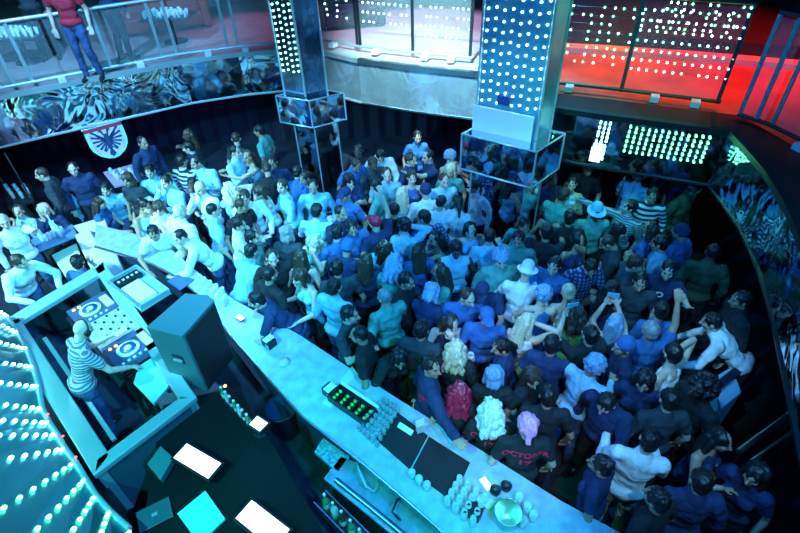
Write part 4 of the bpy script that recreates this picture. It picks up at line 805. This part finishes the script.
# ------------------------------------------------------------------ the crowd
# x, y of the head, facing (0 towards the bar side, 90 right, 180 away), pose, sex, skin, hair, hair colour, top, colour, trousers, label
T = [
(38,178,-70,'stand','m','l','crop','brown','jacket','dark','black','man in a dark suit with a pale collar at the far left under the balcony'),
(73,169,25,'stand','m','l','crop','black','jacket','navy','black','man in a dark jacket with a pale zip, standing left of the eagle banner'),
(106,190,10,'seat','m','l','short','black','tee','sky','denim','seated man in a blue tee below the left corner of the eagle banner'),
(48,207,10,'seat2','f','l','bob','blonde','shirt','navy','black','pale haired woman in a dark top seated behind the bottle table'),
(143,143,60,'stand','m','m','crop','black','jacket','navy','black','tall man in a dark jacket at the back, right of the eagle banner'),
(150,172,20,'dance','m','l','short','black','shirt','cyan','denim','man in a pale shirt dancing at the pink lit table'),
(172,181,-30,'mouth','m','l','short','black','shirt','cyan','denim','man in a pale blue shirt bending towards the striped dancer'),
(183,161,150,'stand','m','m','short','black','shirt','bars','black','person with broad dark and white striped sleeves at the back left'),
(196,163,-10,'standR','m','m','crop','black','shirt','cyan','denim','slim man in a pale shirt behind the tall white shirted man'),
(187,186,-20,'dance2','f','d','short','black','tee','blue','black','dark skinned woman in blue between two white shirts at left'),
(200,189,-25,'mouth','m','l','crop','blonde','shirt','white','denim','tall man in a white shirt and blue jeans raising a hand to his mouth'),
(154,214,-15,'dance2','f','l','bob','brown','tee','white','denim','woman in a white blouse behind the bar bend, left of the leaning man'),
(170,211,150,'stand','m','l','crop','blonde','shirt','cream','denim','pale haired person in a cream shirt just left of the leaning man in white'),
(188,232,-75,'barL','m','l','crop','black','shirt','white','denim','dark haired man in a pale shirt leaning over the bend of the bar'),
(131,217,60,'dance2','f','m','bun','black','tank','cyan','black','woman in a pale tank top crowding the tables near the podium'),
(134,247,10,'bar','m','m','short','black','tee','white','black','small dark haired person bending over the bar beside the podium'),
(100,203,100,'seat','f','l','long','brown','tee','blue','black','brown haired woman in blue seated behind the podium'),
(236,152,70,'drink','m','l','crop','black','shirt','cyan','black','man in a pale shirt facing right in the dim space before the back left column'),
(248,157,-70,'hug','f','m','long','brown','dress','sky','black','woman in blue close against the pale shirted man in the dim back left'),
(232,190,-160,'hairs','f','l','wavy','blonde','tee','cyan','denim','blonde woman in pale blue, hands at her hair, left of the middle'),
(248,195,20,'dance','m','l','short','brown','shirt','white','denim','man in a bright white shirt dancing left of the blue bent back'),
(264,192,-60,'dance2','f','l','bob','brown','tank','white','denim','woman with bright bare arms right of the white shirted dancer'),
(279,183,-70,'reachL','m','l','short','brown','shirt','cyan','denim','man in a pale shirt stooping left before the back left column'),
(291,176,170,'bend','m','l','short','black','shirt','blue','denim','person in bright blue bent over with the back up, by the back left column'),
(272,163,0,'stand','m','m','short','black','tee','navy','black','dim figure in dark blue behind the stooping man'),
(313,187,5,'stand','m','m','crop','black','shirt','sky','black','man in a light blue shirt facing us at the foot of the back left column'),
(319,211,175,'dance','m','l','short','black','shirt','cyan','denim','dark haired man seen from behind in a pale shirt below the back left column'),
(316,243,-10,'dance2','f','l','wavy','blonde','tank','teal','denim','blonde long haired woman in a green lit top facing us at centre left'),
(287,233,170,'stand','f','m','bob','grey','jacket','dark','black','person in a dark coat seen from behind at centre left'),
(253,238,80,'drink','m','l','short','black','tee','teal','black','black haired man in profile in a teal tee, left of the dark coat'),
(273,258,20,'stand','m','l','crop','brown','jacket','black','black','man in a black suit and pale collar looking up, behind the leaning phone man'),
(244,256,150,'bar','m','l','short','black','tee','sky','denim','dark haired man in a light blue tee leaning on the bar, his back to us'),
(305,266,170,'stand','f','l','long','brown','tank','teal','denim','brown long haired woman in a teal top seen from behind, above the bar'),
(235,222,110,'dance','f','l','bun','black','tee','white','black','dark haired woman in a white tee behind the bar glasses'),
(214,214,120,'stand','m','l','crop','black','tee','cyan','denim','man in a pale tee between the white shirted man and the bar glasses'),
(340,214,40,'drink','m','m','crop','black','tee','navy','black','dark haired man in navy right of the column foot'),
(338,234,-150,'standR','m','l','short','black','shirt','blue','black','man in a blue shirt right behind the blonde with long hair'),
(337,262,-170,'stand','m','m','short','black','tee','dark','black','black haired man in dark clothes right of the teal topped brunette'),
(358,152,0,'stand','m','d','crop','black','tee','black','black','dark skinned man in a black tee at the back, right of the column'),
(380,157,10,'look','m','l','short','black','hoodie','white','black','person in a pale hooded top looking down at the very back'),
(349,181,20,'mouth','f','l','bob','black','tee','navy','black','pale faced woman in navy behind the raised bare arm'),
(345,195,-40,'stand','m','m','cap','navy','tee','blue','black','person in a blue cap left of the raised bare arm'),
(387,175,-5,'drink','m','l','crop','brown','tee','sky','denim','broad man in a light blue tee facing us in the back of the crowd'),
(398,193,170,'stand','f','l','long','blonde','dress','sky','black','woman with long pale hair seen from behind in front of the broad man'),
(412,178,0,'drink','f','l','bun','brown','tank','blue','black','woman holding a white cup, right of the long pale haired woman'),
(411,160,60,'stand','m','l','short','brown','shirt','navy','black','man in navy at the back behind the woman with the white cup'),
(434,155,-70,'point','m','l','crop','black','tee','navy','black','man in profile facing left at the back, left of the wide column'),
(449,158,30,'dance','f','l','curly','bluish','tank','sky','black','curly haired woman at the back against the wide column'),
(450,171,-20,'stand','f','l','bob','blonde','tee','teal','black','woman in a teal tee next to the wide column'),
(444,181,10,'drink','m','l','crop','brown','tee','cyan','denim','bright faced man in a pale tee left of the wide column'),
(428,194,-170,'stand','m','l','beanie','navy','shirt','white','black','person in a white shirt and navy knitted hat, first of the white pair at centre'),
(443,201,160,'dance','m','l','crop','black','shirt','white','denim','person in a bright white shirt beside the navy knitted hat'),
(452,203,150,'standL','f','l','pony','brown','shirt','white','black','woman with a pony tail in a white top touching the wide column'),
(374,219,-150,'raise','m','l','cap','red','tee','navy','black','man in a red cap raising one bare arm high in the middle of the crowd'),
(386,215,175,'stand','m','m','crop','black','tee','black','black','black haired man in black just right of the red cap'),
(402,225,170,'hairs','f','l','curly','black','shirt','cyan','denim','dark curly haired woman in a pale blue and white top seen from behind'),
(426,216,-160,'standL','m','m','short','black','shirt','plaid','black','man in a dark checked shirt right of the curly haired woman'),
(434,238,-100,'dance2','f','m','long','black','tank','green','black','woman in a green lit tank top with bent bare arms at the centre'),
(456,250,0,'stand','m','d','beanie','black','vest','cyan','denim','man in a pale shiny vest facing us with arms at his sides'),
(348,250,165,'dance','m','m','beanie','blue','jacket','navy','black','person in a blue knitted hat and navy jacket seen from behind at centre left'),
(365,262,-160,'standR','f','l','long','brown','tee','navy','black','brunette in navy between the blue hat and the light haired man below'),
(393,268,170,'look','f','l','wavy','bluish','shirt','teal','black','person with pale wavy hair in a teal shirt above the light haired man'),
(256,293,-80,'bar','m','l','short','black','tee','navy','denim','dark haired man in a navy tee leaning on the bar over his phone'),
(296,272,-50,'dance','f','l','bob','brown','tank','cyan','black','woman in a pale top with bright bare arms behind the phone man'),
(278,277,140,'stand','m','m','crop','black','tee','black','black','man in black squeezed behind the man with the phone'),
(335,287,150,'stand','m','l','short','black','shirt','sky','denim','man in a blue grey shirt standing with his back to the bar mat towel'),
(350,315,70,'drink','m','l','short','black','tee','dark','black','black haired man in a dark tee looking right, at the bar edge'),
(388,300,-150,'drink','m','l','crop','grey','shirt','teal','black','light close cropped man in teal sleeves looking left at the middle'),
(427,292,150,'look','f','m','bob','bluish','jacket','navy','black','person with blue lit hair and a white scarf line on a navy jacket'),
(408,285,60,'stand','m','m','short','black','tee','black','black','man in black wedged between the light cropped man and the navy jacket'),
(399,358,10,'bar','f','m','bob','black','hoodie','black','black','dark haired person in black leaning on the bar with clasped hands'),
(456,348,165,'stand','f','l','wavy','blonde','jacket','black','black','blonde woman with big wavy hair and a black jacket seen from behind near the bar'),
(432,368,100,'reach','m','m','short','black','jacket','navy','black','person in a navy jacket stretching an arm to the bar behind the red haired woman'),
(482,291,-20,'look','m','m','cap','navy','tee','navy','black','man in a navy cap looking down, right of the pale vest'),
(501,260,0,'stand','m','l','curly','bluish','jacket','teal','black','man with curly blue lit hair in a dark open jacket facing us'),
(487,318,-10,'drink','m','m','cap','blue','tee','blue','black','man in a blue cap holding a white cup under the navy cap'),
(530,275,165,'dance','m','l','hat','white','shirt','white','denim','person in a white brimmed hat with pale shirt behind the curly haired woman'),
(541,291,170,'dance','f','l','curly','bluish','tank','blue','denim','woman with curly light blue hair and a bare back, right of centre'),
(525,328,150,'hair','f','l','long','blonde','tank','white','denim','blonde woman in a white top with one arm bent behind her head'),
(494,375,170,'stand','f','l','bob','bluish','tee','black','black','person with short blue lit hair in black behind the pale haired woman'),
(554,266,-40,'drink','m','l','short','black','tee','blue','denim','man in a bright blue tee with a bright face turned left'),
(590,268,5,'look','m','l','short','black','shirt','plaid','black','man in a navy checked shirt facing us right of the bright blue tee'),
(567,292,175,'stand','f','l','bun','blonde','tank','cyan','black','woman with pale shoulders seen from behind below the bright blue tee'),
(575,310,170,'dance2','f','m','wavy','brown','tank','green','black','long haired woman in green light below the pale shoulders'),
(618,326,165,'photo','f','l','long','bluish','tank','blue','black','long haired woman holding a phone up with her left hand'),
(641,330,170,'raise','m','m','short','grey','tee','blue','denim','grey haired man in a blue tee raising his right fist'),
(601,336,-170,'photo','m','l','short','black','tee','black','black','person in black taking a picture left of the long haired phone woman'),
(596,366,130,'dance','m','m','curly','bluish','shirt','cyan','denim','man with blue curly hair and a loose pale cyan shirt'),
(624,352,-100,'drink','m','m','beanie','blue','tee','navy','black','person in a blue hat and navy tee before the grey haired man'),
(604,402,-50,'look','m','l','short','black','jacket','navy','black','large man in a black jacket over a white collar near the lower right bar end'),
(452,399,165,'stand','f','l','wavy','red','tee','black','black','red haired woman in a black tee with her back to the bar'),
(490,408,170,'barback','f','l','wavy','pale','tee','black','black','woman with pale green lit hair and a black tee with red print at the bar'),
(522,432,175,'stand','m','l','bandana','pink','tee','black','black','person in a pink head scarf and black tee with red lettering on the back'),
(552,180,10,'drink','m','d','short','black','shirt','navy','black','dark man in a navy shirt left in the couple right of the wide column'),
(572,184,-30,'mouth','f','l','bun','black','tank','white','black','woman with glowing pale shoulders in the couple right of the wide column'),
(596,213,-5,'stand','m','d','hat','cyan','shirt','teal','black','man in a pale brimmed hat and long teal sleeves under the right balcony'),
(629,207,-50,'reach','m','l','short','black','shirt','stripe','black','man in a striped shirt stretching a pale arm to the left'),
(652,196,-20,'stand','m','m','short','black','shirt','bars','navy','person in navy and white bars at the back under the green dots'),
(619,232,60,'stand','f','m','bob','black','tee','black','black','small dark woman between the teal sleeves and the striped shirt'),
(690,190,30,'stand','m','d','crop','black','jacket','olive','black','large dim man in an olive jacket close under the corner of the balcony'),
(668,271,-30,'point','m','l','short','black','tee','navy','black','man in a navy tee with a round white badge, gesturing, at right'),
(712,252,160,'stand','m','d','crop','black','jacket','olive','black','broad dim back in an olive jacket, the darkest figure at right'),
(678,232,-150,'stand','m','m','beanie','navy','shirt','blue','black','dim man in a blue shirt beside the dim broad back in olive'),
(711,322,-120,'bend','m','l','short','black','shirt','white','black','man in a white shirt stooping beside the man with a hand to his head'),
(675,356,-150,'hair','m','l','short','black','tank','white','denim','black haired man in a white tank top with a hand to his head'),
(664,393,175,'stand','m','l','short','black','tee','dark','black','black haired man in a dark tee below the white tank top'),
(698,385,-80,'stand','m','d','afro','black','jacket','black','black','dark skinned man with full hair and a white collar at lower right'),
(650,440,160,'dance','m','l','short','black','shirt','white','cream','man in a white shirt and pale trousers at the lower right bar end'),
(655,500,-150,'stand','m','m','short','black','tee','black','black','black haired person in black at the bottom, past the end of the bar'),
(720,440,30,'drink','f','m','long','black','tank','navy','black','long black haired woman in a navy tank top near the lower right corner'),
(700,480,170,'stand','m','m','short','black','jacket','navy','black','man in a navy jacket at the bottom right, his back to us'),
(755,475,-60,'stand','f','m','bob','black','tee','navy','black','short haired woman in navy in the lower right corner'),
(600,465,-130,'stand','f','m','bun','black','tee','navy','black','woman with a bun in navy behind the large man in the black jacket'),
(4,222,40,'point','m','l','crop','blonde','shirt','white','denim','pale haired man in a white shirt reaching over at the left edge, upper of two'),
(20,262,60,'barL','m','l','short','brown','shirt','white','denim','man in a white shirt leaning over the left edge table, lower of two'),
(78,262,170,'seat2','m','m','short','black','tee','blue','black','dark haired person in blue seated between the board and the podium'),
(20,212,-20,'seat2','f','l','long','brown','tee','cyan','black','woman in a pale top seated at the crowded far left table'),
(66,190,20,'seat','f','l','wavy','brown','tee','sky','black','wavy haired woman in light blue seated left of the podium'),
(128,180,-10,'stand','f','m','bob','brown','tee','dark','black','dark haired woman in dark clothes below the eagle banner beside the pink lit table'),
(470,230,10,'dance','f','l','long','black','tank','sky','black','long black haired woman before the foot of the wide column'),
(516,240,-20,'stand','m','m','short','black','tee','teal','black','man in a teal tee at the right foot of the wide column'),
(545,232,160,'hug','m','m','short','black','tee','black','black','man in black with arms forward under the navy shirted man'),
(492,236,170,'drink','m','l','crop','black','shirt','cyan','denim','man in a pale shirt in front of the wide column mirror'),
(418,250,-170,'stand','f','l','long','brown','shirt','blue','black','brown long haired woman in blue left of the pale vest'),
(384,246,180,'up','f','l','wavy','brown','shirt','sky','black','wavy haired woman in light blue below the man in the red cap'),
(362,228,30,'dance','m','m','short','black','shirt','blue','black','man in blue just left below the red cap'),
(412,325,160,'stand','m','m','short','black','tee','dark','black','black haired man in dark grey between the bar hoodie and the navy jacket'),
(368,330,-100,'stand','m','m','crop','black','tee','black','black','man in black right of the dark tee at the bar edge'),
(446,318,0,'dance2','f','l','long','brown','tank','navy','black','brown haired woman in a navy tank above the big wavy blonde'),
(508,345,-120,'standL','f','m','pony','black','tee','navy','black','woman with a black pony tail in navy left of the arm raised blonde'),
(552,345,150,'drink','m','m','short','black','tee','navy','denim','man in a navy tee right of the arm raised blonde'),
(548,395,170,'stand','m','m','short','black','tee','black','black','man in black between the pink scarf and the loose cyan shirt'),
(640,282,-20,'stand','m','m','short','black','tee','dark','black','man in dark grey behind the raised fist'),
(612,288,150,'dance','f','m','long','black','tank','navy','black','long black haired woman in navy above the phone holders'),
(660,310,170,'stand','f','m','bun','black','tee','blue','black','woman with a bun in blue right of the raised fist'),
(638,372,-30,'stand','f','m','bob','black','tee','navy','black','bobbed woman in navy left of the white tank top'),
(740,300,-100,'stand','m','m','short','black','jacket','black','black','dim man in black beside the broad black handrail'),
(577,240,20,'stand','f','m','long','black','tank','navy','black','long haired woman in navy left below the pale brimmed hat'),
(570,219,170,'stand','m','m','short','black','tee','black','black','man in black left of the pale brimmed hat'),
]
POSE['barback'] = ('bar', 'rest', 2, 15, 18, 0)
byl = {}
for t in T:
    o = person(*t); byl[t[-1]] = (o, t)
def who(s): return [v for k, v in byl.items() if s in k][0]
# disc jockey
dj = person(83, 330, 138, 'dj', 'm', 'l', 'cap', 'sky', 'tee', 'stripe', 'denim', 'disc jockey in a striped tee and backwards light blue cap bending over the player decks', base=.22)
for c in dj.children:
    if c.name.startswith('baseball_cap'): c.matrix_local = c.matrix_local @ Matrix.Rotation(PI, 4, 'Z')
hb = MB()
Hd = body_mesh('dj', False)[1]
h = link('headphones', MB().tube([(.10*math.cos(a), .01, .10*math.sin(a)+.02) for a in [PI*k/10 for k in range(11)]], .010, 6).mesh('headphones', m_black), dj); h.matrix_local = Hd
for s in (-1, 1): e = MB().lathe([(0, -.016), (.036, -.014), (.036, .014), (0, .016)], n=14); e.v = [(z+s*.095, x+.01, y) for x, y, z in e.v]; q = e.build('ear_cup', m_black, h)
# people on the upper balcony
def uperson(px, py, *a): return person(px, py, *a, base=TZ)
uperson(52, -22, 10, 'stand', 'm', 'l', 'short', 'black', 'tee', 'red', 'denim', 'man in a red tee and jeans on the upper left balcony')
uperson(100, -36, 160, 'standR', 'm', 'm', 'short', 'black', 'jacket', 'navy', 'black', 'man in a navy jacket on the upper left balcony behind the second pair of posts')
uperson(12, -34, 20, 'drink', 'm', 'm', 'short', 'black', 'jacket', 'dark', 'black', 'man in dark clothes at the left end of the upper balcony')
# people filling the gaps of the dim dance floor
fill = random.Random(21); CAP = 34; done = 0
fp = ['stand', 'standL', 'standR', 'dance', 'drink', 'look']
for _ in range(4000):
    if done >= CAP: break
    x, y = fill.uniform(150, 690), fill.uniform(128, 420)
    p = at(x, y, 1.6)
    if not (p.y > 4.9-.86*(p.x+2.2)*1.0 and p.y < 11.6): continue
    if x > 200 and y < 128: continue
    if any((p.x-a)**2+(p.y-b)**2 < .34**2 for _, a, b in PEOPLE): continue
    if (abs(p.x-1.65) < .75 and abs(p.y-6.67) < .65) or (abs(p.x+1.45) < .6 and abs(p.y-8.95) < .45): continue
    # keep clear of the bar
    q = [Vector(v) for v in FAR]; dd = min((Vector((p.x, p.y))-u.lerp(v, k/6)).length for u, v in zip(q[:-1], q[1:]) for k in range(7))
    if dd < .35 or p.x < -4.2: continue
    sx = fill.choice('mf'); hr = fill.choice(['short', 'crop'] if sx == 'm' else ['long', 'bob', 'pony'])
    side = 'under the back balcony' if y < 165 else ('left on the dance floor' if x < 400 else 'right on the dance floor')
    person(x, y, fill.uniform(-180, 180), fill.choice(fp[:5] if sx == 'f' else fp), sx, fill.choice('lmmd'), hr, fill.choice(['black', 'brown']), 'tee', fill.choice(['navy', 'black', 'blue', 'dark', 'sky', 'teal']), 'black',
           'dancer in plain clothes half hidden in the packed crowd '+side, group='half hidden dancers '+side)
    done += 1
# ease people apart where they would stand inside one another, the bar or a column
floorp = [[o, Vector((x, y)), Vector((x, y))] for o, x, y in PEOPLE if o.location.z == 0]
FV = [Vector(v) for v in FAR]
for it in range(40):
    for i in range(len(floorp)):
        for j in range(i+1, len(floorp)):
            d = floorp[i][1]-floorp[j][1]; L_ = d.length
            if L_ < .37:
                u = d/L_ if L_ > 1e-3 else Vector((1, 0)); floorp[i][1] += u*(.37-L_)*.3; floorp[j][1] -= u*(.37-L_)*.3
    for f in floorp:
        for c_, r_ in ((Vector((1.64, 6.67)), .72), (Vector((-1.45, 8.97)), .56)):
            d = f[1]-c_
            if d.length < r_: f[1] = c_+d.normalized()*r_
        if f[1].x > -4.4 and f[1].y < 7.2 and f[1].x < 2.6:
            best = None
            for a, c in zip(FV[1:-1], FV[2:]):
                t = max(0, min(1, (f[1]-a).dot(c-a)/(c-a).length_squared)); q = a.lerp(c, t); L_ = (f[1]-q).length
                if best is None or L_ < best[0]: u = (c-a).normalized(); best = (L_, q, Vector((-u.y, u.x)))
            s_ = (f[1]-best[1]).dot(best[2])
            if s_ < .13 and best[0] < .9: f[1] += best[2]*(.13-s_)
for o, p, p0 in floorp: o.location.x, o.location.y = p.x, p.y
bpy.context.view_layer.update()
# ------------------------------------------------------------------ things in hands, marks on clothes
def cup(key, pose, fem, i, label, white=False):
    o, t = who(key); g, d, n_ = hand_at(o, pose, fem, i); vessel('drinking_cup' if white else 'drinking_glass', label, (g.x, g.y, g.z-.06), .13, .028, .038, m_white if white else m_vessel, cat='cup' if white else 'glass')
cup('holding a white cup, right of', 'drink', True, 0, 'white cup held by the woman in the back of the crowd', True)
cup('man in a blue cap holding', 'drink', False, 0, 'tall white cup held by the man in the blue cap', True)
cup('black haired man in profile', 'drink', False, 0, 'clear glass in the hand of the man in profile in the teal tee')
cup('light close cropped man', 'drink', False, 0, 'clear glass in the hand of the light close cropped man')
cup('broad man in a light blue tee', 'drink', False, 0, 'clear glass in the hand of the broad man in light blue')
phone(on(240, 318, 1.13), .9, 'lit phone in the hands of the man leaning on the bar', m_black, True)
for key, fem, lab in (('holding a phone up with', True, 'phone held up by the long haired woman at right'), ('taking a picture left', False, 'phone held up by the person in black at right')):
    o, t = who(key); g, d, n_ = hand_at(o, 'photo', fem, 0); g2 = hand_at(o, 'photo', fem, 1)[0]; m_ = (g+g2)/2; ph = phone((m_.x, m_.y, m_.z+.06), o.rotation_euler.z+PI/2, lab, mat('sky_case', (.2, .55, .75), .4)); ph.rotation_euler = (PI/2, PI/2, o.rotation_euler.z)
def marks(o, texts, back=True, m=None):
    sh = [c for c in o.children if c.name.startswith(('t_shirt', 'long', 'jacket', 'tank'))][0]; bv = BVHTree.FromPolygons([v.co for v in sh.data.vertices], [tuple(p.vertices) for p in sh.data.polygons]); bm = bmesh.new()
    for s, z, size, dx in texts:
        cu = bpy.data.curves.new('txt', 'FONT'); cu.body = s; cu.size = size; cu.align_x = 'CENTER'; cu.resolution_u = 3; cu.offset = size*.03
        to = bpy.data.objects.new('txt', cu); C.objects.link(to); dg = bpy.context.evaluated_depsgraph_get(); tm = bpy.data.meshes.new_from_object(to.evaluated_get(dg)); bpy.data.objects.remove(to)
        b2 = bmesh.new(); b2.from_mesh(tm); bmesh.ops.triangulate(b2, faces=b2.faces); bmesh.ops.subdivide_edges(b2, edges=[e for e in b2.edges if e.calc_length() > .03], cuts=1); b2.to_mesh(tm); b2.free()
        base = len(bm.verts); vv = [bm.verts.new(((-v.co.x if back else v.co.x)+dx, 0, v.co.y+z)) for v in tm.vertices]
        for p in tm.polygons:
            try: bm.faces.new([vv[i] for i in p.vertices])
            except ValueError: pass
    for v in bm.verts:
        hit = bv.ray_cast(Vector((v.co.x, .8 if back else -.8, v.co.z)), Vector((0, -1 if back else 1, 0)))
        if hit[0]: v.co = hit[0]+Vector((0, .004 if back else -.004, 0))
    me = bpy.data.meshes.new('print'); bm.to_mesh(me); bm.free(); me.materials.append(m or mat('red_print', (.9, .02, .08), .6, em=(1, .02, .08), es=0)); p = link('printed_lettering', me, o); p['label'] = 'red lettering'; return p
marks(who('pink head scarf')[0], [('OCTOBER', 1.33, .095, 0), ('17', 1.20, .13, 0)]); marks(who('pale green lit hair')[0], [('OCTOBER', 1.33, .085, 0), ('17', 1.20, .13, 0)]); marks(who('red haired woman')[0], [('OCTOBER', 1.31, .085, 0), ('17', 1.19, .12, 0)])
o = who('round white badge')[0]; marks(o, [('O', 1.26, .12, 0)], False, m_white)
# ------------------------------------------------------------------ lamps
def spot(loc, tgt, col, e, ang=70, r=.12, blend=.6):
    l = bpy.data.lights.new('spot_lamp', 'SPOT'); l.energy = e; l.color = col; l.spot_size = math.radians(ang); l.spot_blend = blend; l.shadow_soft_size = r
    o = bpy.data.objects.new('spot_lamp', l); C.objects.link(o); o.location = loc; o.rotation_euler = (Vector(tgt)-Vector(loc)).to_track_quat('-Z', 'Y').to_euler(); return o
CY = (.10, .55, 1.0); BL = (.03, .28, 1.0); TE = (.04, 1.0, .72)
spot((-7.5, 3.0, 6.5), (-4.6, 6.4, .9), (.24, .70, 1), 3000, 60)
spot((-1, 2.5, 6.6), (-3.2, 6.7, 1), CY, 1300, 55)
spot((3.2, 9.8, 6.6), (.6, 6.2, 1), CY, 700, 60)
spot((-4.5, 9.5, 6.6), (-.6, 6.5, 1), CY, 700, 55)
spot((-4.5, 1.0, 6.5), (2.6, 5.0, 1), (.02, .30, 1), 850, 60)
spot((1.6, -.5, 6.6), (-1.5, 4.0, 1), (.04, .42, 1), 1100, 60)
spot((-3.6, .2, 6.5), (-3.5, 3.9, 1), (.04, .80, .80), 1150, 58)
spot((-1.2, .2, 6.5), (-.35, 2.1, .8), (.02, .95, .50), 620, 40)
spot((.6, -.5, 6.5), (1.0, 2.95, 1.5), (1, .35, .5), 210, 22)
spot((2.5, 1.0, 6.6), (2.4, 3.9, 1), (.05, .45, 1), 420, 70)
for tg, fr, c_, e in (((-3.2, 7.4, 1.2), (-6, 3, 6.6), (.4, .85, 1), 900), ((.6, 7.9, 1.3), (-1.5, 3, 6.6), (.3, .75, 1), 800), ((1.2, 4.3, 1.3), (-1.8, 1.5, 6.6), (.3, .8, 1), 420), ((-1.0, 6.2, 1.2), (1.5, 2.5, 6.6), (.1, .75, 1), 330), ((3.0, 3.9, 1.3), (0, 1.5, 6.6), (.25, .7, 1), 450), ((1.6, 3.2, 1.4), (.5, .5, 6.5), (.05, .8, .7), 120), ((2.9, 6.0, 1.3), (.5, 2, 6.6), (.1, .65, 1), 350), ((-.3, 4.9, 1.3), (-2.5, 2, 6.6), (.03, .8, .6), 160), ((2.5, 2.6, 1.0), (1, 0, 6.5), (.3, .7, 1), 200)):
    spot(fr, tg, c_, e*1.45, 17, .06, .8)
spot((-3, 4.5, 6.6), (-5, 9.2, 3.3), (.10, .60, 1), 900, 50)  # added to brighten the left railing posts
spot((.2, 6.5, 6.6), (.4, 9.6, 2.6), (.40, .85, 1), 3400, 40)  # added to brighten the middle fascia and the floor behind it
spot((-.5, 2.5, 6.6), (1.55, 6.5, 2.9), (.25, .78, 1), 620, 20)  # added to brighten the white panel and face of the wide column
spot((-3.0, 4, 6.6), (-1.45, 8.75, 2.7), (.4, .85, 1), 420, 12)  # added to brighten the box of the back left column
spot((2.0, 4.5, 6.6), (3.2, 7.1, 2.3), (.02, .8, .5), 300, 40)  # added teal spot to tint the right fascia
spot((6.0, 9.3, 6.6), (5.4, 9.6, 2.6), (1, .02, .008), 700, 84)
spot((3.5, 9.3, 6.6), (3.5, 9.2, 2.6), (1, .36, .01), 300, 38)
spot((7.5, 7.5, 6.6), (7.2, 7.4, 2.6), (1, .16, .08), 120, 80)
spot((.4, 12.4, 6.6), (.6, 11.8, 2.6), (.75, .55, 1), 650, 60)
spot((-3.0, 13, 6.6), (-3.3, 12.3, 2.6), (.9, .25, .7), 120, 50)
spot((-5.5, 7.5, 6.6), (-5.6, 10.6, 2.8), (.2, .5, 1), 800, 60)  # added to brighten the upper left balcony
spot((-6.4, 9.0, 2.4), (-6.0, 9.4, 0), (.5, .1, 1), 60, 140)
spot((-5.0, 8.2, 4.5), (-5.3, 7.0, .9), (1, .35, .95), 60, 40)
spot((0, 10.8, 2.42), (.0, 10.0, 0), BL, 40, 150)
w = bpy.data.worlds.new('w'); bpy.context.scene.world = w; w.use_nodes = True; w.node_tree.nodes['Background'].inputs[0].default_value = (.01, .03, .09, 1); w.node_tree.nodes['Background'].inputs[1].default_value = .3
def area(loc, size, col, e):
    l = bpy.data.lights.new('added_fill', 'AREA'); l.energy = e; l.color = col; l.size = size; o = bpy.data.objects.new('added_fill', l); C.objects.link(o); o.location = loc; return o
area((-.5, 5.5, 6.7), 6, (.012, .17, 1), 75)  # unseen soft blue fill, added over the whole crowd
vs_ = bpy.context.scene.view_settings; vs_.view_transform = 'Standard'; vs_.look = 'None'; vs_.exposure = .65; vs_.gamma = 1; vs_.use_curve_mapping = False
bpy.context.scene.cycles.use_denoising = True
